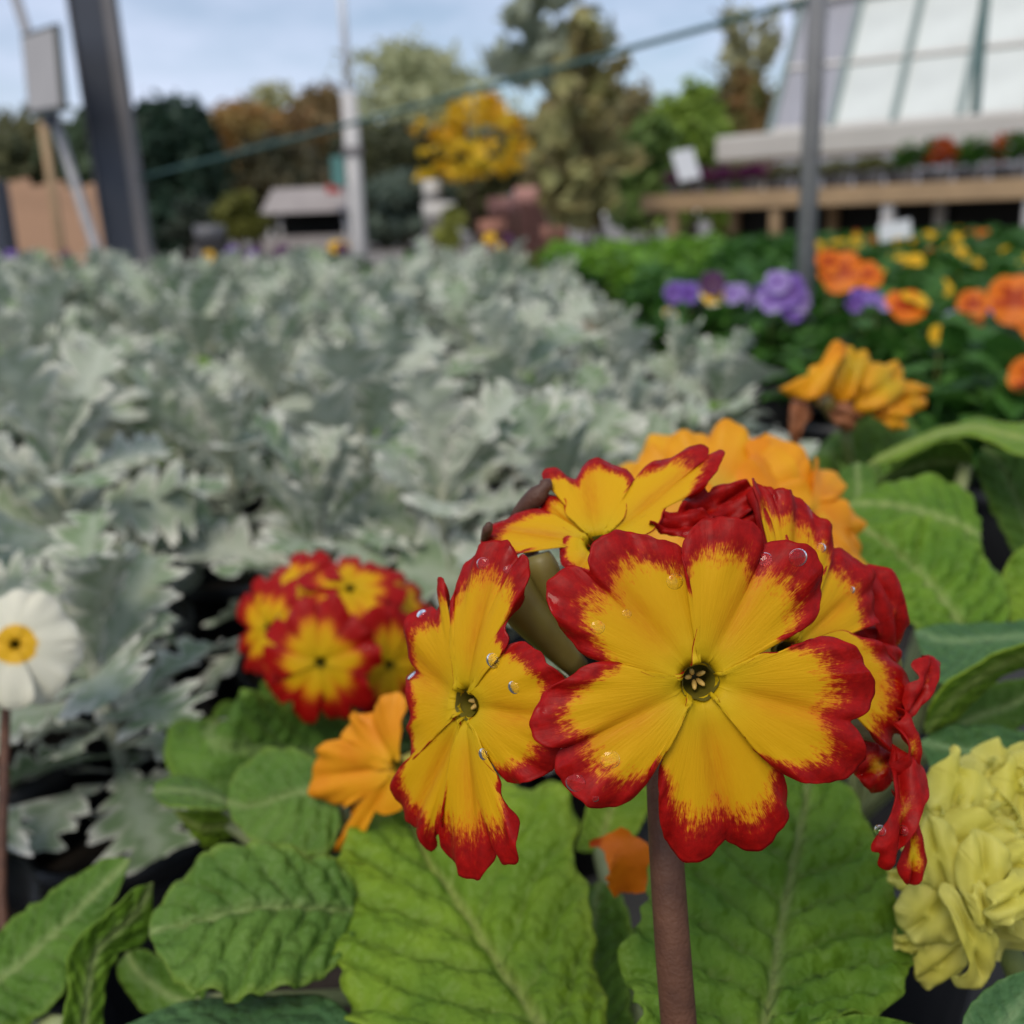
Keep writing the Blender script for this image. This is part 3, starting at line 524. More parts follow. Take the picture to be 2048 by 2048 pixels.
# rain drops on the petals
from mathutils.bvhtree import BVHTree
def bvh_of(f): V, Fc = join(PET[f.name]); return BVHTree.FromPolygons(V.tolist(), Fc)
def drops(f, conv, spots, flat=.32):
    t = bvh_of(f)
    for x, y, r in spots:
        d = Vector(ray(*conv(x, y))).normalized(); hit, nn, _, _ = t.ray_cast(Vector(CAM), d)
        if hit is None: continue
        if nn.dot(d) > 0: nn = -nn
        droplet(f, np.array(hit) + np.array(nn) * r * .02, np.array(nn), r, flat)
drops(f1, K8, ((610, 372, .00115), (295, 558, .0010), (413, 503, .0007), (345, 1095, .0013), (285, 1255, .0005), (205, 1190, .0014), (1110, 275, .0013), (975, 285, .0011)))
drops(f2, K7, ((688, 1040, .0010), (600, 925, .0011), (262, 990, .0010), (235, 885, .0008), (560, 1320, .0009), (300, 730, .0009), (560, 520, .0010), (670, 545, .0008), (270, 1640, .0007)))
drops(f5, idt, ((*K8(1205, 235), .0008), (*K8(1330, 408), .0006)))
drops(f7, K8, ((1475, 1240, .0007), (1445, 1385, .0009), (1540, 1385, .0009)), .8)
# leaves of the main plant
cb = crown + np.array((0, .004, 0))
idp = lambda x, y: (x, y)
tleaf(P1, [(760, 2130), (700, 2030), (672, 1930), (652, 1820), (668, 1720), (702, 1650), (745, 1604), (790, 1570)], [(1130, 2120), (1050, 2000), (975, 1890), (905, 1785), (865, 1735), (835, 1680), (810, 1620), (790, 1570)],
      [(1225, 2130), (1205, 1990), (1190, 1870), (1160, 1740), (1140, 1600), (1050, 1562), (920, 1550), (790, 1570)], idp, .180, .262, 'leaf_lime', cb + (-.008, .01, 0), quilt=.0024, nu=76, nv=39, seed=1, across=.006, cup=-.006, vein=7)
tleaf(P1, [(480, 1990), (430, 1720), (445, 1570), (500, 1460), (560, 1310), (660, 1180), (850, 1060), (1130, 950)], [(935, 1990), (985, 1800), (1012, 1600), (1050, 1400), (1085, 1220), (1105, 1110), (1118, 1030), (1130, 950)],
      [(1180, 1990), (1400, 1860), (1515, 1770), (1530, 1680), (1480, 1490), (1400, 1290), (1300, 1080), (1130, 950)], L6c, .170, .235, 'leaf_mid', cb + (.012, .012, 0), quilt=.0024, nu=76, nv=39, seed=2, cup=.006, vein=8)
tleaf(P1, [(170, 2000), (190, 1750), (215, 1560), (260, 1450), (330, 1390)], [(310, 2000), (305, 1780), (308, 1600), (318, 1480), (330, 1390)], [(470, 2000), (440, 1780), (455, 1600), (420, 1460), (330, 1390)], L6c, .225, .250, 'leaf_deep', cb + (0, .02, 0), quilt=.0026, vein=9, seed=3, across=-.01)
tleaf(P1, [(240, 1280), (262, 1190), (290, 1100), (340, 1050), (420, 1020)], [(330, 1290), (350, 1200), (375, 1120), (400, 1060), (420, 1020)], [(440, 1270), (500, 1160), (535, 1080), (500, 1030), (420, 1020)], L6c, .262, .280, 'leaf_lime', cb + (.004, .02, 0), seed=4)
tleaf(P1, [(1040, 2080), (1100, 1960), (1250, 1902), (1400, 1905), (1600, 1960)], [(1100, 2120), (1200, 2050), (1320, 2010), (1450, 1980), (1600, 1960)], [(1150, 2160), (1280, 2130), (1400, 2100), (1500, 2040), (1600, 1960)], L6c, .150, .172, 'leaf_mid', cb + (.02, 0, 0), seed=5)
# ================================================================== other primulas
def heart(Rr, width=.42, notch=.10, jit=.03, rs=None):
    w_ = width; P = [(.08, -.05), (.22, -.11), (.40, -.62 * w_), (.60, -.92 * w_), (.78, -w_), (.92, -.80 * w_), (1.0, -.45 * w_), (.99, -.18 * w_), (1 - notch, 0), (.99, .18 * w_), (1.0, .45 * w_), (.92, .80 * w_), (.78, w_), (.60, .92 * w_), (.40, .62 * w_), (.22, .11), (.08, .05)]
    P = np.array(P) * Rr
    if rs is not None: P[2:-2] += rs.normal(0, jit * Rr, P[2:-2].shape)
    return P
def std_flower(plant, C, nrm, Rr, mat, um, seed=0, npet=5, width=.46, notch=.12, n=48, m0=.3, dome=-.002, wav=.0008, jit=.025, reye=None, calyx=True, thick=.00022, rot=None, anthers=False, layers=1, petal_name='petal', groove=.0008):
    rs = np.random.default_rng(seed + 100); C = np.asarray(C, float); nrm = np.asarray(nrm, float); nrm = nrm / np.linalg.norm(nrm)
    e1 = np.cross((0, 0, 1.) if abs(nrm[2]) < .9 else (0, 1., 0), nrm); e1 /= np.linalg.norm(e1); e2 = np.cross(nrm, e1); reye = reye or Rr * .075
    f = eye_of(plant, C, nrm, e1, e2, reye, um, anthers=anthers, seed=seed); a0 = rs.uniform(0, 6.28) if rot is None else rot
    for ly in range(layers):
        for k in range(npet):
            t = a0 + ly * math.pi / npet + 2 * math.pi * k / npet + rs.uniform(-.07, .07); P = heart(Rr * (1 - .24 * ly) * rs.uniform(.92, 1.06), width, notch, jit, rs); c, s_ = math.cos(t), math.sin(t)
            P2 = P @ np.array(((c, s_), (-s_, c)))
            petal(f, petal_name, P2, C, e1, e2, nrm, M[mat], reye, z0=(.0006 * (k % 2) + .0035 * ly) * Rr / .02, tilt=.0006, dome=(dome + rs.uniform(-.0012, .0012)) + .0042 * ly, wav=wav, groove=groove, nw=rs.integers(3, 6), m0=m0, n=n, rings=RING[::2] if n < 60 else RING, seed=seed * 7 + k + ly * 31, thick=thick)
    return f
def primula(pcx, pcy, label, potz=BT, r=.05):
    e = empty('primula_plant', (pcx, pcy, potz), label, 'primula'); pot(e, (pcx, pcy, potz), r, .108); return e, np.array((pcx, pcy, potz + .096))

# small red and yellow primula beyond the main one
c0 = px(690, 1290, .37); P2, cr = primula(c0[0] + .02, c0[1] + .03, 'smaller primula with a round cluster of red and yellow flowers beside the silver foliage')
um = px(690, 1330, .392); tube('flower_stem', bez(cr, (cr + um) / 2 + (.004, 0, 0), um, 12), .0022, M['green_stem'], P2, 10)
for i, (x, y, D, n_, Rr) in enumerate(((640, 1325, .345, (-.1, -.12, 1), .0225), (535, 1255, .362, (-.6, .1, .75), .0205), (780, 1330, .362, (.55, -.1, .8), .0205), (580, 1180, .376, (-.4, .6, .65), .019), (700, 1175, .372, (.1, .7, .65), .020),
        (790, 1205, .382, (.5, .6, .5), .019), (650, 1165, .392, (-.1, .9, .2), .018), (825, 1270, .384, (.8, .2, .5), .018))):
    std_flower(P2, px(x, y, D), cn(*n_), Rr, 'petal_far', um, 20 + i, n=52, m0=.36, width=.47, notch=.2, jit=.04, dome=-.003, groove=.0004)
for i, (mx, my, mD, tx, ty, tD, wd, n_, mt) in enumerate(((500, 1500, .33, 440, 1440, .35, .036, (.1, .4, .9), 'leaf_deep'), (540, 1450, .40, 500, 1420, .42, .030, (.1, .4, .9), 'leaf_deep'), (610, 1440, .40, 600, 1400, .41, .03, (0, .5, .8), 'leaf_deep'))):
    leaf(P2, cr, px(mx, my, mD), px(tx, ty, tD), wd, cn(*n_), mt, seed=30 + i, nu=40, nv=18)

# orange primula at the left of the main flowers, and its leaves
c0 = px(600, 1900, .25); P3, cr = primula(c0[0] + .025, .235, 'orange primula with one drooping flower and broad green leaves', r=.05)
um = px(785, 1530, .248); tube('flower_stem', bez(cr, (cr + um) / 2 + (.003, .01, 0), um, 12), .002, M['green_stem'], P3, 10)
O1 = [[(800, 1520), (800, 1420), (780, 1390), (752, 1400), (728, 1432), (700, 1425), (682, 1450), (672, 1480), (700, 1510), (760, 1540)],
      [(790, 1535), (720, 1490), (680, 1482), (640, 1490), (615, 1530), (608, 1570), (622, 1600), (660, 1618), (700, 1610), (750, 1580), (785, 1550)],
      [(790, 1545), (740, 1590), (715, 1610), (690, 1640), (668, 1690), (664, 1704), (700, 1708), (712, 1690), (718, 1650), (738, 1625), (770, 1630), (800, 1620), (820, 1600), (815, 1560)]]
flower(P3, (792, 1535), .235, cn(-.55, -.1, .8), O1, idt, .0016, um, mat='orange', seed=33, anthers=False, wav=.0012, dome=-.002, n=70)
tleaf(P3, [(1330, 1420), (1245, 1310), (1100, 1278), (940, 1245), (800, 1285), (680, 1390), (605, 1490), (572, 1550), (568, 1590)], [(1330, 1510), (1240, 1500), (1110, 1490), (980, 1490), (870, 1512), (780, 1540), (690, 1565), (620, 1580), (568, 1590)],
      [(1330, 1640), (1245, 1745), (1120, 1792), (950, 1830), (810, 1837), (710, 1805), (635, 1735), (590, 1660), (568, 1590)], L4c, .222, .212, 'leaf_green3', cr, quilt=.0022, nu=68, nv=35, seed=50, across=-.016, bow=.004, vein=7)
tleaf(P3, [(1270, 1000), (1190, 940), (1100, 893), (1000, 900), (912, 960), (872, 1030), (858, 1095)], [(1270, 1065), (1170, 1058), (1090, 1068), (1010, 1100), (950, 1112), (900, 1108), (858, 1095)], [(1290, 1180), (1240, 1292), (1150, 1302), (1050, 1280), (960, 1240), (890, 1180), (858, 1095)], L4c, .258, .262, 'leaf_green3', cr, seed=51, across=-.012, vein=6)
tleaf(P3, [(860, 1080), (820, 1048), (740, 1010), (650, 1000), (592, 1030), (578, 1062)], [(870, 1105), (820, 1085), (740, 1062), (660, 1055), (615, 1058), (578, 1062)], [(880, 1125), (800, 1128), (720, 1122), (640, 1115), (595, 1092), (578, 1062)], L4c, .266, .272, 'leaf_green3', cr, seed=52, across=-.014, nu=40, nv=19, vein=5)
tleaf(P3, [(880, 1118), (800, 1122), (730, 1122), (655, 1125)], [(890, 1165), (830, 1180), (760, 1185), (655, 1125)], [(895, 1215), (835, 1235), (778, 1264), (655, 1125)], L4c, .272, .276, 'leaf_lime', cr, seed=53, across=.008, nu=32, nv=15, vein=5)
tleaf(P3, [(1400, 1960), (1210, 1835), (1000, 1830), (800, 1838), (650, 1870), (520, 1920), (420, 1985)], [(1400, 2040), (1200, 2000), (1000, 1985), (800, 1975), (650, 1975), (520, 1980), (420, 1985)], [(1400, 2120), (1200, 2120), (1000, 2130), (800, 2130), (650, 2100), (520, 2050), (420, 1985)], L4c, .190, .200, 'leaf_blue', cr, seed=54, across=-.016)
tleaf(P3, [(1290, 1290), (1250, 1300), (1240, 1340), (1260, 1380)], [(1330, 1300), (1310, 1330), (1290, 1360), (1260, 1380)], [(1390, 1330), (1380, 1400), (1330, 1420), (1260, 1380)], L4c, .272, .276, 'leaf_blue', cr, seed=55, nu=30, nv=13, vein=4)
tleaf(P3, [(700, 1930), (560, 1900), (470, 1800), (440, 1720), (480, 1660)], [(760, 1860), (650, 1830), (570, 1780), (510, 1720), (480, 1660)], [(780, 1800), (700, 1760), (620, 1690), (540, 1650), (480, 1660)], L4c, .240, .250, 'leaf_deep', cr, seed=56, nu=36, nv=17)

# orange cluster behind the main flower, its broad leaves to the right
c0 = px(1600, 1300, .30); P4, cr = primula(c0[0] + .03, c0[1] + .03, 'primula with a wide amber cluster and bright green quilted leaves')
um = px(1480, 1080, .275); tube('flower_stem', bez(cr, (cr + um) / 2, um, 12), .0022, M['green_stem'], P4, 10)
for i, (x, y, D, n_, Rr) in enumerate(((1430, 1005, .252, (-.1, .45, .9), .023), (1545, 1000, .256, (.3, .6, .75), .023), (1320, 985, .262, (-.4, .6, .7), .020), (1620, 1030, .256, (.6, .45, .7), .023), (1450, 960, .272, (0, .85, .5), .021), (1560, 965, .276, (.3, .9, .3), .018))):
    std_flower(P4, px(x, y, D), cn(*n_), Rr, 'orange' if i % 2 else 'amber', um, 60 + i, n=44, wav=.002, jit=.03, width=.55, groove=.0004)
P8, cr8 = primula(.245, .335, 'broad leaved primula without open flowers right of the amber cluster')
leaf(P8, cr8, cr8 + (.05, -.01, .07), cr8 + (.10, -.02, .06), .05, (0, 0, 1), 'leaf_mid', seed=95, nu=36, nv=17)
tleaf(P4, [(1560, 480), (1430, 360), (1330, 240), (1278, 140), (1300, 50)], [(1720, 470), (1610, 310), (1490, 190), (1385, 105), (1300, 50)], [(1880, 460), (1855, 270), (1770, 150), (1620, 30), (1300, 50)], L6c, .262, .288, 'leaf_mid', cr, quilt=.0034, seed=80, across=.008, nu=64, nv=33, vein=8)
tleaf(P4, [(1960, 1040), (1930, 985), (1870, 953), (1800, 962), (1740, 985), (1688, 1012)], [(1960, 1075), (1900, 1045), (1840, 1025), (1790, 1015), (1740, 1010), (1688, 1012)], [(1960, 1130), (1880, 1110), (1800, 1090), (1745, 1065), (1708, 1040), (1688, 1012)], idp, .305, .315, 'leaf_mid', cr, quilt=.0028, seed=81, across=-.016)
tleaf(P8, [(2150, 720), (1900, 690), (1750, 690), (1600, 658), (1450, 700), (1280, 742), (1000, 870), (820, 985)], [(2150, 840), (1900, 800), (1750, 765), (1600, 725), (1450, 745), (1300, 780), (1060, 880), (820, 985)], [(2150, 980), (1925, 930), (1750, 860), (1570, 790), (1400, 795), (1200, 870), (990, 970), (820, 985)], LRc, .325, .365, 'leaf_lime', cr8, quilt=.0026, seed=82, across=-.02)
tleaf(P4, [(1560, 880), (1450, 800), (1300, 825), (1100, 930), (890, 1095)], [(1570, 990), (1430, 960), (1280, 960), (1090, 1010), (890, 1095)], [(1560, 1110), (1400, 1110), (1250, 1080), (1050, 1095), (890, 1095)], LRc, .345, .355, 'leaf_deep', cr, seed=83, across=.016, nu=40, nv=19)
tleaf(P8, [(1950, 1800), (1800, 1500), (1660, 1220), (1590, 1000), (1640, 850)], [(2060, 1750), (1960, 1450), (1860, 1200), (1760, 980), (1640, 850)], [(2200, 1700), (2150, 1350), (2100, 1100), (1980, 930), (1640, 850)], LRc, .345, .360, 'leaf_deep', cr8, quilt=.0028, seed=84)
tleaf(P8, [(2060, 400), (1850, 422), (1720, 425), (1600, 430), (1515, 455)], [(2060, 470), (1880, 480), (1740, 490), (1620, 490), (1515, 455)], [(2060, 530), (1900, 540), (1760, 600), (1610, 650), (1515, 455)], L6c, .238, .245, 'leaf_blue', cr8, seed=85, across=-.014)
tleaf(P8, [(2060, 470), (1860, 515), (1710, 595), (1630, 650), (1575, 730), (1550, 830)], [(2060, 520), (1880, 555), (1750, 625), (1660, 700), (1600, 770), (1550, 830)], [(2060, 570), (1900, 592), (1800, 655), (1710, 745), (1630, 815), (1550, 830)], L6c, .222, .232, 'leaf_lime', cr8, seed=86, across=.010)
tleaf(P8, [(2060, 880), (1900, 828), (1760, 806), (1640, 815), (1540, 870)], [(2060, 960), (1900, 930), (1760, 910), (1650, 900), (1540, 870)], [(2060, 1100), (1900, 1080), (1740, 1060), (1620, 1040), (1540, 870)], L6c, .222, .230, 'leaf_blue', cr8, seed=87, across=-.012)
tleaf(P8, [(1890, 450), (1852, 350), (1850, 250), (1892, 160), (2000, 90)], [(1990, 450), (1970, 340), (1965, 250), (1975, 160), (2000, 90)], [(2120, 450), (2110, 340), (2100, 250), (2060, 150), (2000, 90)], L6c, .272, .282, 'leaf_lime', cr8, quilt=.0024, seed=88)
tleaf(P4, [(1560, 820), (1700, 700), (1850, 640), (2060, 620)], [(1600, 870), (1740, 780), (1880, 730), (2060, 620)], [(1700, 900), (1850, 850), (1960, 780), (2060, 620)], L6c, .262, .272, 'leaf_deep', cr, seed=89, nu=36, nv=17)
tleaf(P4, [(640, 1230), (610, 1120), (640, 1020), (760, 960)], [(760, 1240), (760, 1130), (750, 1040), (760, 960)], [(900, 1230), (900, 1120), (860, 1020), (760, 960)], LRc, .330, .345, 'leaf_deep', cr, seed=90, nu=36, nv=17)

# faded amber primula further back
c0 = px(1700, 900, .46); P5, cr = primula(c0[0] + .01, c0[1] + .02, 'fading amber primula with brown withered blooms on a thin stalk')
um = px(1690, 860, .435); tube('flower_stem', bez(cr, (cr + um) / 2 + (.004, 0, 0), um, 12), .0022, M['green_stem'], P5, 10)
def head(plant, a, um, mat='calyx'): V, Fc = tube_v(bez(a, (a + um) / 2, um, 8), np.interp(np.linspace(0, 1, 8), [0, .4, .7, 1], [.0030, .0036, .0020, .0014]), 10); return mk('flower', V, Fc, M[mat], plant)
hA, hB, hC = head(P5, px(1650, 800, .425), um), head(P5, px(1740, 790, .42), um), head(P5, px(1690, 830, .424), um, 'wilt')
for i, (f_, q, D, nn, mt) in enumerate(((hA, [(180, 440), (280, 410), (390, 385), (420, 300), (520, 240), (570, 110), (610, 85), (655, 110), (625, 250), (565, 380), (500, 480), (410, 532), (340, 500), (260, 472)], .418, (-.5, .3, .8), 'orange'), (hA, [(560, 400), (620, 240), (640, 110), (700, 120), (740, 172), (800, 165), (852, 190), (870, 260), (835, 380), (760, 500), (650, 520)], .425, (0, .3, .95), 'amber'),
        (hB, [(790, 470), (860, 262), (960, 235), (1060, 240), (1120, 290), (1127, 380), (1080, 480), (1000, 560), (900, 570), (820, 540)], .416, (.3, .4, .85), 'amber'), (hB, [(990, 540), (1100, 430), (1132, 392), (1240, 430), (1290, 500), (1252, 560), (1190, 602), (1080, 610)], .424, (.6, .0, .8), 'orange'), (hB, [(890, 660), (960, 590), (1080, 580), (1160, 622), (1130, 682), (1062, 750), (1012, 762), (960, 705)], .416, (.2, -.4, .9), 'orange'),
        (hA, [(500, 480), (600, 420), (760, 440), (860, 520), (820, 620), (700, 640), (560, 600), (480, 560)], .430, (0, -.2, .95), 'amber'), (hC, [(285, 530), (340, 510), (420, 560), (432, 640), (384, 700), (352, 800), (330, 892), (302, 900), (282, 800), (274, 650)], .424, (-.3, -.1, .9), 'wilt'), (hC, [(580, 610), (650, 560), (720, 548), (782, 600), (792, 680), (742, 742), (680, 752), (610, 705)], .415, (0, -.2, .95), 'wilt'))):
    Cq = px(*LRc(*np.mean(q, 0)), D); nn = cn(*nn); P2_, e1, e2 = plane2(Cq, nn, q, LRc); petal(f_, 'petal', P2_, Cq, e1, e2, nn, M[mt], 0., dome=-.005, wav=.003, groove=.002, lip=.002, seed=900 + i, closed=True, n=60, rings=RING[::2])
for m_, t_, wd, n_ in (((1680, 960, .45), (1620, 930, .46), .04, (0, .6, .8)), ((1780, 950, .45), (1850, 900, .46), .045, (.1, .6, .8)), ((1720, 980, .43), (1760, 960, .42), .03, (0, .7, .7))): leaf(P5, cr, px(*m_), px(*t_), wd, cn(*n_), 'leaf_deep', seed=int(m_[0]), nu=36, nv=16)

# pale yellow double primula
c0 = px(1960, 1980, .19); P6, cr = primula(c0[0] + .035, c0[1] - .0, 'pale yellow double primula with frilly crowded petals', r=.045)
um = px(1990, 1830, .205); tube('flower_stem', bez(cr, (cr + um) / 2, um, 12), .0024, M['green_stem'], P6, 10)
for i, (x, y, D, n_, Rr, ly) in enumerate(((1925, 1660, .192, (-.2, .25, .9), .0125, 3), (2005, 1770, .186, (.1, .1, 1), .0125, 3), (2050, 1600, .196, (.2, .5, .85), .0125, 3), (2090, 1720, .19, (.5, .1, .85), .0165, 3))):
    std_flower(P6, px(x, y, D), cn(*n_), Rr, 'cream', um, 110 + i, npet=5, n=48, wav=.0030, jit=.03, layers=ly, width=.62, notch=.14, dome=-.003, groove=.0003)
h1, h2, h3 = head(P6, px(1900, 1680, .190), um), head(P6, px(1880, 1860, .190), um), head(P6, px(1990, 1770, .186), um)
for i, (f_, q, D, nn) in enumerate(((h1, [(1585, 960), (1650, 920), (1680, 872), (1702, 880), (1704, 960), (1780, 988), (1822, 1040), (1805, 1130), (1700, 1190), (1600, 1150), (1568, 1050)], .186, (-.1, .4, .9)), (h1, [(1590, 1120), (1700, 1100), (1850, 1150), (1935, 1200), (1905, 1290), (1760, 1250), (1660, 1340), (1570, 1270)], .181, (-.1, .55, .8)),
        (h1, [(1560, 1140), (1640, 1180), (1690, 1280), (1700, 1400), (1640, 1450), (1560, 1420), (1520, 1330), (1530, 1230)], .179, (-.45, .1, .9)), (h1, [(1398, 1350), (1480, 1335), (1570, 1300), (1620, 1400), (1560, 1440), (1470, 1430), (1415, 1400)], .188, (-.6, .3, .7)), (h3, [(1690, 1270), (1760, 1205), (1850, 1245), (1905, 1330), (1840, 1400), (1850, 1530), (1790, 1582), (1720, 1490), (1680, 1380)], .174, (-.2, .2, .95)),
        (h3, [(1820, 1420), (1935, 1345), (2020, 1390), (1980, 1500), (1880, 1562), (1815, 1500)], .168, (.1, .35, .95)), (h3, [(1830, 1280), (1930, 1230), (2040, 1260), (2050, 1380), (1940, 1400), (1860, 1360)], .176, (.1, .5, .85)), (h1, [(1820, 1000), (1880, 930), (1935, 885), (2030, 950), (2030, 1150), (1910, 1210), (1830, 1120)], .189, (.1, .4, .9)),
        (h2, [(1438, 1500), (1480, 1440), (1560, 1400), (1655, 1420), (1695, 1500), (1705, 1600), (1640, 1642), (1530, 1642), (1450, 1572)], .180, (-.4, .1, .9)), (h2, [(1520, 1700), (1590, 1630), (1725, 1640), (1710, 1740), (1610, 1790), (1540, 1812), (1522, 1750)], .184, (-.2, -.35, .9)), (h2, [(1650, 1480), (1700, 1445), (1730, 1530), (1785, 1580), (1835, 1600), (1842, 1690), (1822, 1765), (1740, 1842), (1706, 1800), (1720, 1700), (1685, 1600)], .174, (.1, -.1, 1)), (h2, [(1428, 1610), (1500, 1598), (1570, 1620), (1540, 1672), (1440, 1655)], .186, (-.5, -.1, .8)),
        (h3, [(1720, 1470), (1800, 1440), (1850, 1540), (1830, 1600), (1770, 1590)], .171, (-.1, -.2, .95)))):
    Cq = px(*L6c(*np.mean(q, 0)), D); nn = cn(*nn); P2_, e1, e2 = plane2(Cq, nn, q, L6c); petal(f_, 'petal', P2_, Cq, e1, e2, nn, M['cream'], 0., dome=-.003, wav=.0013, nw=5, groove=.0014, lip=.0008, seed=950 + i, closed=True, n=90)
tleaf(P6, [(1690, 2000), (1720, 1880), (1795, 1800), (1900, 1742), (2060, 1720)], [(1800, 2040), (1850, 1950), (1910, 1870), (1970, 1790), (2060, 1720)], [(1950, 2080), (2020, 1980), (2070, 1880), (2090, 1790), (2060, 1720)], L6c, .158, .166, 'leaf_blue', cr, seed=131)

# white primula at the left edge
c0 = px(-10, 1750, .30); P7, cr = primula(c0[0] - .035, c0[1] - .01, 'white primula with a golden eye on a thin brown stalk', r=.045)
um = px(12, 1400, .318); tube('flower_stem', catmull([cr, px(-6, 2080, .28), px(2, 1750, .292), px(8, 1540, .304), um], 18), .0015, M['stem'], P7, 10)
std_flower(P7, px(30, 1288, .305), cn(.30, .28, .9), .0172, 'white', um, 141, n=60, width=.64, notch=.03, jit=.012, dome=-.004, rot=.5, reye=.0012, groove=.0002, wav=.0012)
tleaf(P7, [(-60, 1640), (20, 1558), (100, 1500), (200, 1430), (320, 1350), (420, 1305), (492, 1308)], [(-60, 1800), (60, 1720), (150, 1640), (240, 1560), (330, 1470), (420, 1380), (492, 1308)], [(-40, 1960), (140, 1915), (245, 1810), (270, 1700), (350, 1600), (440, 1450), (492, 1308)], L4c, .235, .252, 'leaf_deep', cr, quilt=.0024, seed=145, across=-.01)
tleaf(P7, [(225, 1990), (258, 1800), (252, 1690), (300, 1600), (385, 1535), (500, 1430), (578, 1400)], [(310, 1990), (330, 1810), (345, 1710), (375, 1640), (440, 1580), (520, 1500), (578, 1400)], [(390, 1990), (398, 1780), (440, 1690), (452, 1655), (530, 1640), (572, 1560), (578, 1400)], L4c, .222, .236, 'leaf_mid', cr, quilt=.002, seed=146, across=.006)
# fallen orange petal caught between the leaves
fp = px(1235, 1735, .205); pp = heart(.010, .40, .05); a_, b_ = cn(.35, -.9, 0), cn(.9, .3, .2); V_, Fc_, at_ = leaf_grid(bez(px(1180, 1690, .21), px(1240, 1700, .204), px(1262, 1785, .207), 24), .011, cn(0, .4, .9), nu=24, nv=10, cup=.5, quilt=.0004)
o = mk('fallen_petal', V_, Fc_, M['pansy_o'], None, None, True, {'core': np.clip(.85 - np.linspace(0, 1.2, len(V_)), 0, 1)}); tag(o, 'curled orange petal fallen between the green primula leaves', 'petal')

# ================================================================== dusty miller
def clump(n, r, h, ls, seed):
    rs = np.random.default_rng(seed); V, Fc = [], []
    for i in range(n):
        a = rs.uniform(0, 6.28); q = math.sqrt(rs.uniform(0, 1)); z = h * (.25 + .75 * rs.uniform(0, 1)) * (1 - .45 * q * q); c = np.array((r * q * math.cos(a), r * q * math.sin(a), z))
        d = np.array((math.cos(a) * (.3 + q), math.sin(a) * (.3 + q), rs.uniform(-.2, .8))) + rs.normal(0, .35, 3); x, y_, d = basis(d); L_, w_ = ls * rs.uniform(.7, 1.3), ls * rs.uniform(.22, .34); k = len(V)
        V += [c - d * L_ * .5, c - d * L_ * .1 + x * w_ + y_ * w_ * .3, c + d * L_ * .3 + x * w_ * .8 + y_ * w_ * .25, c + d * L_ * .5 - y_ * w_ * .3, c + d * L_ * .3 - x * w_ * .8 + y_ * w_ * .25, c - d * L_ * .1 - x * w_ + y_ * w_ * .3, c + d * L_ * .1]
        Fc += [(k, k + 1, k + 6), (k + 1, k + 2, k + 6), (k + 2, k + 3, k + 6), (k + 3, k + 4, k + 6), (k + 4, k + 5, k + 6), (k + 5, k, k + 6)]
    return np.array(V), Fc
def dusty_leaf(Ln, Wd, nl, curl, cup, seed):
    rs = np.random.default_rng(seed); nu, a = 84, np.array([-1, -.72, -.4, -.12, .12, .4, .72, 1]); nv = len(a); t = np.linspace(0, 1, nu); th = .25 - curl * t ** 1.3
    S = np.zeros((nu, 3)); d = Ln / (nu - 1)
    for i in range(1, nu): S[i] = S[i - 1] + d * np.array((math.cos(th[i]), 0, math.sin(th[i])))
    ph = rs.uniform(0, 6.28, 5); V = np.zeros((nu, nv, 3)); e = np.zeros((nu, nv)); vn = np.zeros((nu, nv))
    for i in range(nu):
        bl = np.interp(t[i], [0, .18, .3, .5, .72, .88, .97, 1], [.07, .08, .35, .85, 1.0, .85, .5, .12]); N = np.array((-math.sin(th[i]), 0, math.cos(th[i]))); Tg = np.array((math.cos(th[i]), 0, math.sin(th[i])))
        for j in range(nv):
            sgn = 1 if a[j] > 0 else -1; lob = .5 + .5 * math.cos(2 * math.pi * nl * (t[i] ** 1.1) + (.8 if sgn > 0 else 0) + ph[0]); lob2 = .5 + .5 * math.cos(2 * math.pi * nl * 3.0 * t[i] + ph[1] * sgn)
            dep = sm(.15, .35, t[i]); W = Wd / 2 * bl * (1 - dep * .60 * (1 - lob ** .42) - .14 * dep * (1 - lob2 ** .5)); aa = abs(a[j])
            h = cup * W * aa ** 1.4 + .0026 * math.sin(t[i] * 23 + ph[2] + sgn) * aa ** 2 * bl + .0012 * math.sin(aa * 9 + t[i] * 17 + ph[3]) * bl
            V[i, j] = S[i] + np.array((0, 1, 0)) * sgn * W * aa * .95 + Tg * W * aa * .36 + N * h; e[i, j] = max(aa ** 2.2, .8 * (1 - lob) * dep * aa); vn[i, j] = math.exp(-(aa / .15) ** 2)
    Fc = [(i * nv + j, (i + 1) * nv + j, (i + 1) * nv + j + 1, i * nv + j + 1) for i in range(nu - 1) for j in range(nv - 1)]
    return mesh_data('leaf', V.reshape(-1, 3), Fc, M['dusty'], True, {'edge': e.ravel(), 'vein': vn.ravel()})
DL = [dusty_leaf(.086, .062, 6, .7, .22, 1), dusty_leaf(.094, .066, 6, 1.1, .15, 2), dusty_leaf(.078, .058, 5, .4, .35, 3), dusty_leaf(.072, .064, 5, .9, .12, 4), dusty_leaf(.060, .042, 6, .3, .45, 5), dusty_leaf(.084, .070, 6, 1.2, .10, 6)]
GL = mesh_data('leaf', *clump(1, .004, .03, .07, 5), M['bed_lime'], False)
DG = 'silver dusty millers filling the low bench'
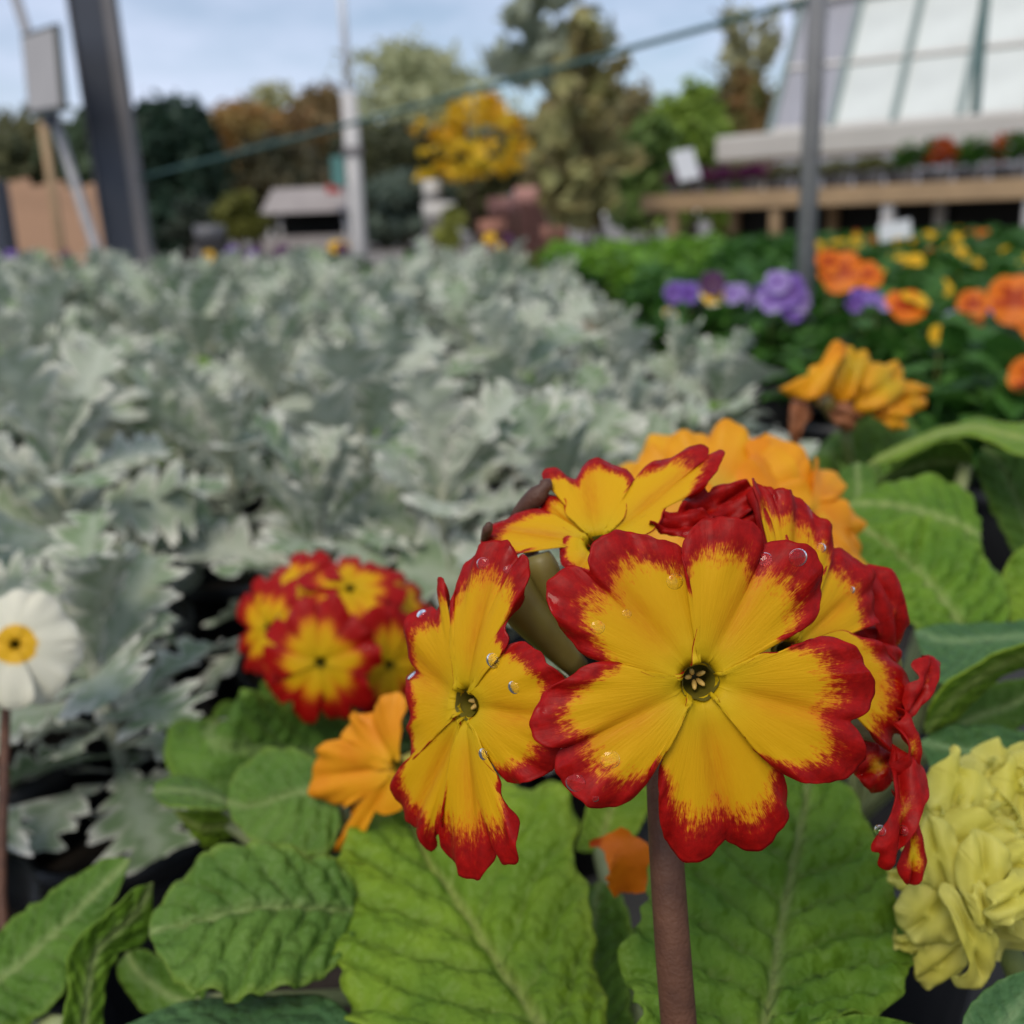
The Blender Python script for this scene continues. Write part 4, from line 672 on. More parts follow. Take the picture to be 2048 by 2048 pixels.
def dusty_plant(seed):
    rs = np.random.default_rng(seed); e = empty('dusty_miller_plant', (0, 0, 0), 'silver grey dusty miller with felted lobed leaves among its own kind', 'dusty miller', DG)
    pot(e, (0, 0, 0), .048, .10, n=16); tube('stem', [(0, 0, .09), (.002, .001, .13), (0, 0, .188)], .0032, M['dusty_stem'], e, 7); nL = 28
    for k in range(nL):
        u = k / (nL - 1); o = bpy.data.objects.new('leaf', GL if (k == 17 and seed % 2) else DL[rs.choice([0, 1, 2, 3, 5]) if u < .75 else rs.choice([2, 4])]); o.parent = e; col.objects.link(o)
        o.location = (0, 0, .112 + .075 * u); sc = rs.uniform(.55, 1.12) * (1 - .25 * u); o.scale = (sc,) * 3
        el = R(np.interp(u, [0, .5, 1], [14, 44, 76]) + rs.uniform(-18, 18)); o.rotation_euler = (rs.uniform(-.8, .8), -el + .25, k * 2.39996 + rs.uniform(-.3, .3))
    return e
protos = [dusty_plant(200 + i) for i in range(5)]; used = [False] * 5
KN = [((P2.location.x, P2.location.y), .15, 'silver dusty miller right behind the small red and yellow primula'), ((P7.location.x, P7.location.y), .17, 'silver dusty miller next to the white primula'), ((P5.location.x, P5.location.y), .16, 'silver dusty miller beside the fading amber primula'), ((P4.location.x, P4.location.y), .15, 'silver dusty miller behind the wide amber primula')]
def place(i, x, y, z, rz, s):
    o = protos[i] if not used[i] else copy_tree(protos[i]); used[i] = True; o.location = (x, y, z); o.rotation_euler = (random.uniform(-.16, .16), random.uniform(-.16, .16), rz); o.scale = (s,) * 3
    lab = None
    for c, d, l in KN:
        if math.hypot(x - c[0], y - c[1]) < d: lab = l
    if lab is None: lab = 'silver dusty miller in the far row touching the bedding plants' if y > 2.3 else 'silver dusty miller along the edge next to the violas' if x > .06 and y > .8 else 'silver dusty miller in the row next to the slanted sign pole' if (y > 1.9 and x < -.7) else 'silver grey dusty miller with felted lobed leaves among its own kind'
    o['label'] = lab; return o
for x, y, sc in ((-.142, .345, .82), (-.055, .47, .95), (-.205, .375, 1.0), (.02, .45, 1.0), (-.215, .25, .85)): place(random.randrange(5), x, y, BT, random.uniform(0, 6.28), sc)
sp = .110; cnt = 0
for r_ in range(40):
    y = .30 + r_ * sp * .9; 
    if y > 2.45: break
    for c_ in range(-30, 20):
        x = c_ * sp + (r_ % 2) * sp / 2
        if x > (.20 if y < 1.1 else .12) or abs(x + .0) > .54 * y + .16: continue
        if y < .44 and x > -.24: continue
        if y < .52 and -.09 < x: continue
        if any(math.hypot(x - q[0], y - q[1]) < .085 for q in ((P2.location.x, P2.location.y), (P7.location.x, P7.location.y), (P5.location.x, P5.location.y), (P4.location.x, P4.location.y))): continue
        x += random.uniform(-.012, .012); y2 = y + random.uniform(-.012, .012)
        place(random.randrange(5), x, y2, BT, random.uniform(0, 6.28), random.uniform(.84, 1.12) * (.84 if x > .04 and y > .5 else 1)); cnt += 1
print('dusty plants', cnt)

# ================================================================== violas, pansies, bedding plants
CL = [clump(90, .062, .115, .045, 300 + i) for i in range(4)]
CLM = [mesh_data('foliage', v, f, M['bed'], False) for v, f in CL]; CLL = [mesh_data('foliage', v, f, M['bed_lime'], False) for v, f in CL]
def pansy_mesh(mat, Rr, seed):
    rs = np.random.default_rng(seed); V, Fc, core = [], [], []
    for (ang, rr, w_, z) in ((90 + 38, 1.0, .62, 0), (90 - 38, 1.0, .62, .001), (180 + 8, .95, .55, .003), (-8, .95, .55, .003), (270, 1.05, .72, .005)):
        k = len(V); t = R(ang + rs.uniform(-6, 6)); d = np.array((math.cos(t), math.sin(t))); s_ = np.array((-d[1], d[0])); n = 11
        for q in (.05, .35, .7, 1.0):
            for i in range(n):
                a = math.pi * (i / (n - 1) - .5); ll = (.15 + .85 * math.cos(a) ** .6) if q > .2 else 1
                p = d * Rr * rr * q * ll + s_ * Rr * rr * w_ * math.sin(a) * q ** .8; V.append((p[0], p[1], z * 1.0 + Rr * (.10 * q * q + .07 * q * math.sin(a * 3 + ang)) - .04 * Rr * (q == 1))); core.append(1 - q * ll)
        Fc += [(k + j * n + i, k + j * n + i + 1, k + (j + 1) * n + i + 1, k + (j + 1) * n + i) for j in range(3) for i in range(n - 1)]
    return mesh_data('flower', V, Fc, M[mat], True, {'core': np.clip(core, 0, 1)})
PM = {m: [pansy_mesh(m, .029, 7), pansy_mesh(m, .026, 8)] for m in ('pansy_o', 'pansy_y', 'pansy_r', 'purple', 'lilac', 'plum', 'white')}
def add_flower(parent, me, loc, nrm, s=1.):
    o = bpy.data.objects.new('flower', me); o.parent = parent; col.objects.link(o); o.location = loc; q = Vector(nrm).to_track_quat('Z', 'Y'); o.rotation_euler = q.to_euler(); o.scale = (s,) * 3
    V, Fc = tube_v([(loc[0], loc[1], loc[2] - .004), (loc[0] * .8, loc[1] * .8, loc[2] * .75), (loc[0] * .3, loc[1] * .3, .08)], .0012, 5); mk('flower_stalk', V + WO[parent.name], Fc, M['green_stem'], parent); return o
def bed_plant(name, loc, label, cat, group, fl, lime=False, s=1., seed=0, zb=.085):
    e = empty(name, loc, label, cat, group); pot(e, loc, .047, .095, n=14)
    o = bpy.data.objects.new('foliage', (CLL if lime else CLM)[seed % 4]); o.parent = e; col.objects.link(o); o.location = (0, 0, zb); o.rotation_euler = (0, 0, seed * 1.3); o.scale = (s * (1.45 if loc[1] > 2.8 else 1),) * 2 + (s,)
    for (m, l, n_, fs) in fl: add_flower(e, PM[m][seed % 2], l, n_, fs)
    return e
def at_px(x, y, D, cols, s=1., n_=(0, .25, .9), name='pansy_plant', label='', cat='pansy', group=None, seed=0, zc=None):
    p = px(x, y, D); b = (p[0], p[1] + .015, BT); fl = []
    for i, (m, dx, dy, fs) in enumerate(cols):
        q = px(x + dx, y + dy, D - .02); fl.append((m, tuple(q - np.array(b)), tuple(cn(n_[0] + .12 * ((i * 7) % 5 - 2), n_[1] + .1 * ((i * 3) % 4 - 1), n_[2])), fs))
    return bed_plant(name, b, label, cat, group, fl, False, 1.0, seed)
at_px(1690, 570, 1.18, [('pansy_o', -10, -25, 1.0), ('pansy_o', 40, -18, .8), ('lilac', 60, 30, .5), ('purple', 20, 38, .45), ('pansy_o', -35, -45, .6)], label='orange pansy beside the slim grey post with lilac blooms below', seed=1)
at_px(1800, 640, 1.05, [('pansy_o', 10, -25, .75), ('pansy_y', 30, -40, .5), ('lilac', -50, -35, .5), ('purple', -75, -45, .45)], label='pansy with golden orange blooms and small lilac ones', seed=2, n_=(.2, .5, .7))
at_px(1945, 630, 1.15, [('pansy_o', 0, -20, .7), ('purple', 45, -12, .6), ('lilac', -30, 15, .6), ('lilac', -60, 20, .5), ('pansy_r', 10, 5, .4)], label='pansy with a bright reddish orange bloom and a violet bloom', seed=3)
at_px(2045, 640, .95, [('pansy_o', -18, -40, .85), ('pansy_o', 20, 0, .9)], label='pansy with two large amber orange blooms facing forward', seed=4)
at_px(2060, 790, .75, [('pansy_o', 5, -30, .7), ('pansy_o', 50, -10, .8)], label='pansy with deep orange blooms above dark foliage near the fading primula', seed=5)
at_px(1425, 600, 1.30, [('plum', 0, -32, .6), ('white', 0, -8, .6), ('purple', -50, -12, .5), ('lilac', 40, -12, .5)], name='viola_plant', label='viola with a white faced bloom topped by dark plum petals', cat='viola', seed=6)
at_px(1360, 620, 1.36, [('purple', -10, -35, .6), ('plum', 30, -8, .45), ('white', -20, 10, .4), ('purple', 20, -38, .5)], name='viola_plant', label='viola with mixed purple blooms next to the silver foliage', cat='viola', seed=7)
at_px(1565, 610, 1.22, [('purple', 10, -28, .75), ('lilac', -25, -5, .6), ('purple', 15, 10, .6), ('lilac', -10, -45, .55), ('lilac', 30, -10, .6)], name='viola_plant', label='viola with several lavender blooms against the slim grey post', cat='viola', seed=8)
at_px(1500, 610, 1.36, [('lilac', -20, -22, .55), ('purple', 25, -24, .5), ('lilac', 0, -5, .5)], name='viola_plant', label='viola with faint lilac blooms between lavender and white ones', cat='viola', seed=9)
at_px(1890, 720, .95, [('pansy_y', -10, -50, .35)], name='pansy_plant', label='dark leafy pansy with one tiny yellow bloom', cat='pansy', seed=10)
at_px(1960, 700, .85, [], name='pansy_plant', label='dark leafy pansy without open blooms near the amber pansies', cat='pansy', seed=11)
at_px(1700, 700, 1.0, [], name='bedding_plant', label='leafy bedding plant at the foot of the grey post', cat='bedding plant', seed=12)
for i, (x, y) in enumerate(((.62, .78), (.74, .80), (.66, .92), (.80, .95), (.70, 1.06), (.84, 1.10), (.74, 1.20), (.90, 1.24), (.80, 1.36), (.96, 1.38), (.56, .64), (.68, .66), (.84, 1.48))):
    bed_plant('pansy_plant', (x, y, BT), 'orange pansy in the rows on the open side of the bench' if i % 2 else 'leafy pansy without blooms in the rows on the open side of the bench', 'pansy', 'pansies on the open side of the bench', [('pansy_o', (.01, -.03, .175), (-.2, -.8, .5), .95)] if i % 2 else [], False, 1.05, i, .08)
# lower field of bedding plants on the same and the farther bench
k = 0
for r_ in range(26):
    y = 1.55 + r_ * .125
    if 2.5 < y < 2.85 or y > 4.9: continue
    for c_ in range(-24, 26):
        x = c_ * .125 + (r_ % 2) * .06
        if x < -(.53 * y + .10) or x > .53 * y + .38: continue
        if x < .2 and (y > 3.3 or (r_ % 2 and y > 3.0)): continue
        if y > 2.8 and (r_ + c_) % 2: continue
        if y < 2.5 and x < .27: continue
        if y < 2.5 and x > 1.42: continue
        pxx = 1024 + 2048 * x / (y / .96); z = BT
        x_ = x + random.uniform(-.02, .02); y_ = y + random.uniform(-.02, .02); fl = []; lime = False
        f = lambda m, n=1: [(m, (random.uniform(-.04, .04), random.uniform(-.05, .01), .165 + random.uniform(0, .03)), (random.uniform(-.3, .3), -.8, .5 + random.uniform(-.2, .3)), random.uniform(.55, .85)) for _ in range(n)]
        if x < .2:
            kind = random.random(); colr = 'plum' if kind < .3 else 'pansy_y' if kind < .44 else 'purple' if kind < .48 else None
            lab = {'plum': 'dark plum viola on the farther bench', 'pansy_y': 'yellow pansy on the farther bench behind the silver foliage', 'purple': 'purple viola on the farther bench behind the silver foliage', None: 'green bedding plant without blooms on the farther bench'}[colr]
            if colr: fl = [(m_, (a_[0], a_[1], a_[2] + .055), n_, s_) for m_, a_, n_, s_ in f(colr, random.choice((1, 2)))]
        elif pxx < 1420 and y > 2.2:
            lime = True; lab = 'lime green bedding plant without blooms'
        else:
            if pxx > 1600 and random.random() < .42: colr = random.choice(('pansy_y', 'pansy_y', 'pansy_o', 'pansy_r') if y > 2.7 else ('pansy_y',)); fl = f(colr, random.choice((1, 2)))
            else: colr = None
            lab = {'pansy_y': 'green bedding plant with yellow blooms', 'pansy_o': 'green bedding plant with small orange blooms', 'pansy_r': 'green bedding plant with rust red blooms', None: 'low green bedding plant without blooms in the field behind the grey post'}[colr]
        bed_plant('bedding_plant', (x_, y_, z), lab, 'bedding plant', 'rows of ' + lab, fl, lime, 1.0 + .15 * random.random(), k, .075); k += 1
print('bedding', k)

# ================================================================== posts, signs and the green line
def upright(name, x, y, D, wpx, ztop, label, mat, cat='post', sides=0, base=0., lean=0.):
    p = px(x, y, D); r = wpx / F * D / 2; e = empty(name, (p[0], p[1], base), label, cat); return e, p, r
e, p, r = upright('steel_column', 266, 500, 2.85, 66, 3, 'thick dark blue grey steel column with a lighter flange', 'steel_dark')
for nm, dx, dy, wx, wy, mt in (('web', 0, 0, r * 1.9, .06, 'steel_dark'), ('flange', r * 1.25, -.02, r * .55, .05, 'steel_side'), ('flange', -r * 1.01, .0, r * .10, .08, 'steel_side')):
    V = box_v((p[0] + dx, p[1] + dy, 1.9), (wx, wy, 3.8)); V[4:, 0] -= .07; o = mk(nm, V, BOXF, M[mt], e, None, False)
bev_box('base_plate', (p[0], p[1], .01), (r * 5, .3, .02), M['steel_side'], e)
e, p, r = upright('steel_column', -12, 450, 4.9, 60, 3, 'dark column standing at the end of the tan fence', 'steel_dark')
bev_box('shaft', (p[0], p[1], .55), (r * 2, .12, 1.1), M['steel_dark'], e); bev_box('base_plate', (p[0], p[1], .01), (r * 4, .3, .02), M['steel_side'], e)
# slim galvanised post standing on the bench
p = px(1604, 690, 1.42); e = empty('slim_post', (p[0], p[1], BT), 'slim grey galvanised tube post rising from the bench', 'post')
tube('tube', [(p[0], p[1], BT + .01), (p[0], p[1], 1.2), (p[0] + .002, p[1], 1.9)], .0125, M['galv'], e, 16); V, Fc = lathe_v([(.001, 0), (.04, 0), (.04, .008), (.016, .012), (.015, .03), (.001, .03)], 20, (p[0], p[1], BT)); mk('foot', V, Fc, M['galv'], e)
ptop = np.array((p[0], p[1]))
# pale post with green panel
a_, b_ = px(724, 470, 6.2), px(697, 185, 6.2); e = empty('pale_post', (b_[0], b_[1], 0), 'pale weathered post with a thin rod above and a green panel', 'post')
tube('post', [(b_[0], b_[1], 0), (b_[0], b_[1], b_[2] / 2), (b_[0], b_[1], b_[2])], .048, M['pale'], e, 14); tube('rod', [(b_[0], b_[1], b_[2] - .02), (b_[0], b_[1], b_[2] + .9)], .022, M['card'], e, 10)
bev_box('panel', (b_[0] - .10, b_[1] + .02, px(700, 340, 6.2)[2]), (.08, .02, .18), M['teal_pale'], e); bev_box('clamp', (b_[0], b_[1], px(705, 300, 6.2)[2]), (.115, .115, .05), M['steel_side'], e)
# slanted pole carrying a sign
q0, q1 = px(206, 540, 2.7), px(20, -40, 2.7); dq = q1 - q0; q00 = q0 - dq * ((q0[2] - .0) / dq[2]); e = empty('leaning_sign_pole', q00, 'grey framed sign on a slanted pole next to the dark column', 'sign')
tube('pole', [q00, q0, (q0 + q1) / 2, q1], .0135, M['galv'], e, 12)
sc_ = [px(*c, D) for c, D in (((46, 76), 2.66), ((108, 57), 2.50), ((122, 212), 2.50), ((60, 222), 2.66))]; sc_ = np.array(sc_); sn = np.cross(sc_[1] - sc_[0], sc_[3] - sc_[0]); sn /= np.linalg.norm(sn); sn = sn if sn[1] < 0 else -sn
def slab(name, Q, nrm, t, mat, parent): Q = np.asarray(Q); return mk(name, np.vstack([Q, Q - nrm * t]), [(3, 2, 1, 0), (4, 5, 6, 7), (0, 1, 5, 4), (1, 2, 6, 5), (2, 3, 7, 6), (3, 0, 4, 7)], mat, parent, None, False)
ctr = sc_.mean(0); slab('frame', ctr + (sc_ - ctr) * 1.12, sn, .012, M['sign_edge'], e); slab('board', sc_ + sn * .003, sn, .012, M['sign_face'], e)
bev_box('bracket', px(98, 228, 2.62), (.03, .03, .06), M['steel_dark'], e)
p = px(120, 480, 5.0); e = empty('timber_stake', (p[0], p[1], 0), 'thin pale timber stake standing before the tan fence', 'stake'); pt_ = px(105, 250, 5.0); V, Fc = tube_v([(p[0], p[1], 0), (p[0], p[1], .9), (p[0], p[1], pt_[2])], .022, 8); mk('stake', V, Fc, M['timber'], e)
# green line from column to post
ga, gb = px(270, 358, 2.80), np.array((ptop[0], ptop[1], zfor(ptop[0], ptop[1], -6))); gp = np.linspace(0, 1, 20)[:, None] * (gb - ga) + ga
gp[:, 2] -= .004 * np.sin(np.linspace(0, math.pi, 20)); V, Fc = tube_v(gp, np.linspace(.0050, .0042, 20), 8); o = mk('green_cable', V, Fc, M['teal']); tag(o, 'dark green cable strung from the dark column to the slim grey post', 'cable')

# ================================================================== staging and glasshouse on the right
SA, SB = px(1285, 402, 6.6), px(2180, 366, 4.9); dS = SB - SA; dS[2] = 0; lenS = np.linalg.norm(dS); dS /= lenS; nS = np.array((dS[1], -dS[0], 0)); nS = nS if nS[1] < 0 else -nS; bS = -nS; axS = np.array((dS, bS, (0, 0, 1.)))
zt = (SA[2] + SB[2]) / 2; e = empty('plant_staging', (*(SA + dS * lenS / 2)[:2], 0), 'long timber plant staging with a white upper shelf before the glasshouse', 'staging'); mS = SA + dS * lenS / 2; STG = e
bev_box('front_rail', (*mS[:2], zt - .015), (lenS, .035, .10), M['timber'], e, axS); dep = .85
for i in range(7): c_ = mS + bS * (.08 + i * .12); bev_box('slat', (*c_[:2], zt), (lenS - .02, .10, .025), M['timber'], e, axS)
for t in (.085, .36, .62, .90):
    for b_ in (.03, .78): c_ = SA + dS * lenS * t + bS * b_; bev_box('leg', (*c_[:2], (zt - .03) / 2), (.06, .05, zt - .03), M['timber'] if t < .5 else M['pale'], e, axS)
c_ = mS + bS * .83; bev_box('shade_sheet', (*c_[:2], .46), (lenS - .3, .01, .9), M['shade_black'], e, axS)  # black sheet added in place of the shadow under the staging
ub = mS + bS * .62 + dS * .12; zu = zt + .31; bev_box('upper_shelf', (*ub[:2], zu), (lenS - .24, .30, .16), M['board'], e, axS, .02)
for t in (.2, .55, .92): c_ = SA + dS * lenS * t + bS * .66; bev_box('shelf_post', (*c_[:2], zt + .13), (.07, .07, .30), M['board'], e, axS)
def staged(t, b_, label, colr, h, kind=0, potm='pot_grey', seed=0, group=None):
    c_ = SA + dS * lenS * t + bS * b_; e = empty('potted_plant', (c_[0], c_[1], zt + .0125), label, 'potted plant', group); pot(e, (c_[0], c_[1], zt + .0125), .055, .09, potm, 14)
    o = bpy.data.objects.new('foliage', mesh_data('foliage', CL[seed % 4][0] * (1.25, 1.25, h / .115), CL[seed % 4][1], M[colr], False)); o.parent = e; col.objects.link(o); o.location = (0, 0, .08)
M['heather'] = foliage('heather_purple', (.16, .035, .12), (.30, .06, .20), 14); M['olive'] = foliage('olive_leaf', (.20, .20, .06), (.28, .30, .12), 14); M['rust'] = foliage('rust_bloom', (.50, .09, .02), (.62, .16, .03), 14)
st_l = {'heather': 'purple heather in a grey pot on the staging', 'olive': 'olive green pot plant on the staging', 'bed': 'dark green pot plant on the staging', 'rust': 'rust orange pot plant on the staging'}
for i in range(26):
    t = .06 + i * .036; cl = 'heather' if t < .34 else 'olive' if t < .6 else ('bed' if i % 3 else 'rust') if t < .82 else ('rust' if i % 2 else 'bed')
    staged(t, .14 + .07 * (i % 2), st_l[cl], cl, .10 if t < .6 else .17, seed=i, group=st_l[cl].replace(' on the staging', 's on the staging'))
def card(c, ax, s, label, stake=.12):
    e = empty('price_card', (c[0], c[1], c[2] - stake), label, 'card'); bev_box('card', c, (s[0], .004, s[1]), M['card'], e, ax, .002); V, Fc = tube_v([(c[0], c[1] + .004, c[2] - stake), (c[0], c[1] + .004, c[2])], .004, 6); mk('stake', V, Fc, M['galv'], e)
tl = R(18); card(px(1372, 330, 5.9), np.array(((math.cos(tl), 0, math.sin(tl) * .5), (0, 1, 0), (-math.sin(tl), 0, math.cos(tl)))), (.13, .17), 'white price card tilted at the end of the staging', .17)
tl = R(-8); card(px(1790, 462, 3.2), np.array(((math.cos(tl), 0, -math.sin(tl)), (0, 1, 0), (math.sin(tl), 0, math.cos(tl)))), (.10, .055), 'white price card standing in the green bedding plants', .13)
# glasshouse: sloping glazing above a low wall
GA, GB = px(1540, 264, 8.4), px(2330, 215, 6.9); z0 = (GA[2] + GB[2]) / 2; dG = GB - GA; dG[2] = 0; lg = np.linalg.norm(dG); dG /= lg; nG = np.array((dG[1], -dG[0], 0)); nG = nG if nG[1] < 0 else -nG; bG = -nG
upv = np.array((0, 0, 1.)) * .85 + bG * .53; upv /= np.linalg.norm(upv); gn = np.cross(dG, upv); gn = gn if gn[1] < 0 else -gn; e = empty('glasshouse', (*(GA + dG * lg / 2)[:2], 0), 'glasshouse with sloping whitened panes and one grey clad bay', 'glasshouse'); axG = np.array((dG, -gn, upv))
G0 = np.array((GA[0], GA[1], z0)); c_ = G0 + dG * lg / 2; bev_box('low_wall', (c_[0] - nG[0] * .05, c_[1] - nG[1] * .05, z0 / 2), (lg, .1, z0), M['sheet'], e, np.array((dG, bG, (0, 0, 1.))))
Hs = 1.22; ts = [0, .50, .98, 1.46, 1.94, 2.42, 2.90, lg]
ts = [t for t in ts if t < lg - .1] + [lg]
for i in range(len(ts) - 1):
    a, b = ts[i], ts[i + 1]
    for j, (h0, h1) in enumerate(((0, Hs * .5), (Hs * .5, Hs))):
        cc = G0 + dG * (a + b) / 2 + upv * (h0 + h1) / 2
        if i == 0:
            for q in range(4):
                w4 = (b - a) / 4; c4 = G0 + dG * (a + w4 * (q + .5)) + upv * (h0 + h1) / 2 + gn * (.006 * (q % 2)); bev_box('cladding', c4, (w4 - .004, .012, h1 - h0 - .004), M['sheet'], e, axG, .002)
        else: bev_box('pane', cc, (b - a - .02, .008, h1 - h0 - .02), M['glaze'], e, axG, 0)
for t in ts: cc = G0 + dG * t + upv * Hs / 2 + gn * .014; bev_box('glazing_bar', cc, (.05, .05, Hs), M['bar'], e, axG)
for h in (.02, Hs * .5): cc = G0 + dG * lg / 2 + upv * h + gn * .011; bev_box('cross_bar', cc, (lg, .036, .04), M['board'], e, axG)
cc = G0 + dG * lg / 2 + upv * (Hs + .06); bev_box('ridge_beam', cc, (lg + .2, .14, .13), M['board'], e, axG)
zz = (G0 + upv * Hs)[2]; q = G0 + upv * Hs + bG * .06; bev_box('back_wall', (*(q + dG * lg / 2 + bG * .1)[:2], zz / 2), (lg, .08, zz), M['sheet'], e, np.array((dG, bG, (0, 0, 1.))))
for s_ in (0, lg):
    a = G0 + dG * s_; b = a + upv * Hs; Q = np.array([(a[0], a[1], 0), (b[0], b[1], 0), b, a]); slab('gable', Q + dG * (.02 if s_ == 0 else -.02), dG if s_ else -dG, .01, M['sheet'], e)
p = px(1950, 232, 6.3); e = empty('drain_pipe', (p[0], p[1], 0), 'dark teal vertical pipe in front of the white panes', 'pipe'); tube('pipe', [(p[0], p[1], 0), (p[0], p[1], 1.2), (p[0], p[1], 2.7)], .028, M['teal'], e, 12)

# ================================================================== trees, fence and far things
def tree(name, label, x, ytop, wpx, D, c1, c2, ybot=None, n=2200, ls=.22, seed=0, group=None, blobs=7, trunk=.14, cat='tree', trans=.3, conifer=False, bs=1.):
    rs = np.random.default_rng(seed); top = px(x, ytop, D); cx, cy = px(x, (ytop + 440) / 2, D)[:2]; H = zfor(cx, cy, ytop); rw = wpx / F * D / 2; zb = zfor(cx, cy, ybot) if ybot else H * .06; zb = max(zb, .05)
    e = empty(name, (cx, cy, 0), label, cat, group); tr = [(cx, cy, 0), (cx + rs.uniform(-.1, .1) * rw, cy, H * .4), (cx, cy, H * .85)]; tube('trunk', bez(*tr, 10), np.linspace(trunk, trunk * .3, 10), M['bark'], e, 8)
    for k in range(5):
        t = rs.uniform(.35, .75); a = rs.uniform(0, 6.28); p0 = np.array((cx, cy, H * t)); p1 = p0 + np.array((math.cos(a) * rw * .7, math.sin(a) * rw * .7, H * .18)); tube('limb', bez(p0, (p0 + p1) / 2 + (0, 0, .03 * H), p1, 6), np.linspace(trunk * .4, trunk * .1, 6), M['bark'], e, 6)
    B = []
    for k in range(blobs):
        u = rs.uniform(0, 1); zz = zb + (H - zb) * (.15 + .7 * u); lim = rw * ((1.05 - u) if conifer else math.sin(math.pi * (.12 + .8 * u)) ** .7); a = rs.uniform(0, 6.28); q = rs.uniform(.15, .8) * lim
        B.append((cx + q * math.cos(a), cy + q * math.sin(a), zz, max(.28 * rw, lim * rs.uniform(.4, .65)), (H - zb) * rs.uniform(.12, .22)))
    B.append((cx, cy, H - (H - zb) * .2, rw * (.25 if conifer else .55), (H - zb) * .2)); B = np.array(B); B[:, 3:] *= bs
    b = B[rs.integers(0, len(B), n)]; d = rs.normal(0, 1, (n, 3)); d /= np.linalg.norm(d, axis=1)[:, None]; q = (rs.uniform(.45, 1., n) ** .5 * (1 + .18 * rs.normal(0, 1, n)))[:, None]
    c = b[:, :3] + d * np.stack([b[:, 3], b[:, 3], b[:, 4]], 1) * q; ok = c[:, 2] > .03; c = c[ok]; d = d[ok]; k = len(c)
    z_ = d + rs.normal(0, .6, (k, 3)); z_ /= np.linalg.norm(z_, axis=1)[:, None]; x_ = np.cross(rs.normal(0, 1, (k, 3)), z_); x_ /= np.linalg.norm(x_, axis=1)[:, None]; y_ = np.cross(z_, x_); s_ = (ls * rs.uniform(.5, 1.3, k))[:, None]
    V = np.stack([c - x_ * s_ * .5, c + y_ * s_ * .3 + z_ * s_ * .1, c + x_ * s_ * .5, c - y_ * s_ * .3 + z_ * s_ * .1], 1).reshape(-1, 3); Fc = np.arange(k * 4).reshape(-1, 4)
    m = foliage(label[:40], c1, c2, 2.2 / max(rw, .3), trans); mk('crown', V, Fc, m, e, (cx, cy, 0), False); return e
DK1, DK2 = (.020, .045, .022), (.05, .085, .035); TG = None  # far tree colours lightened to paint in haze; dark conifers left dark
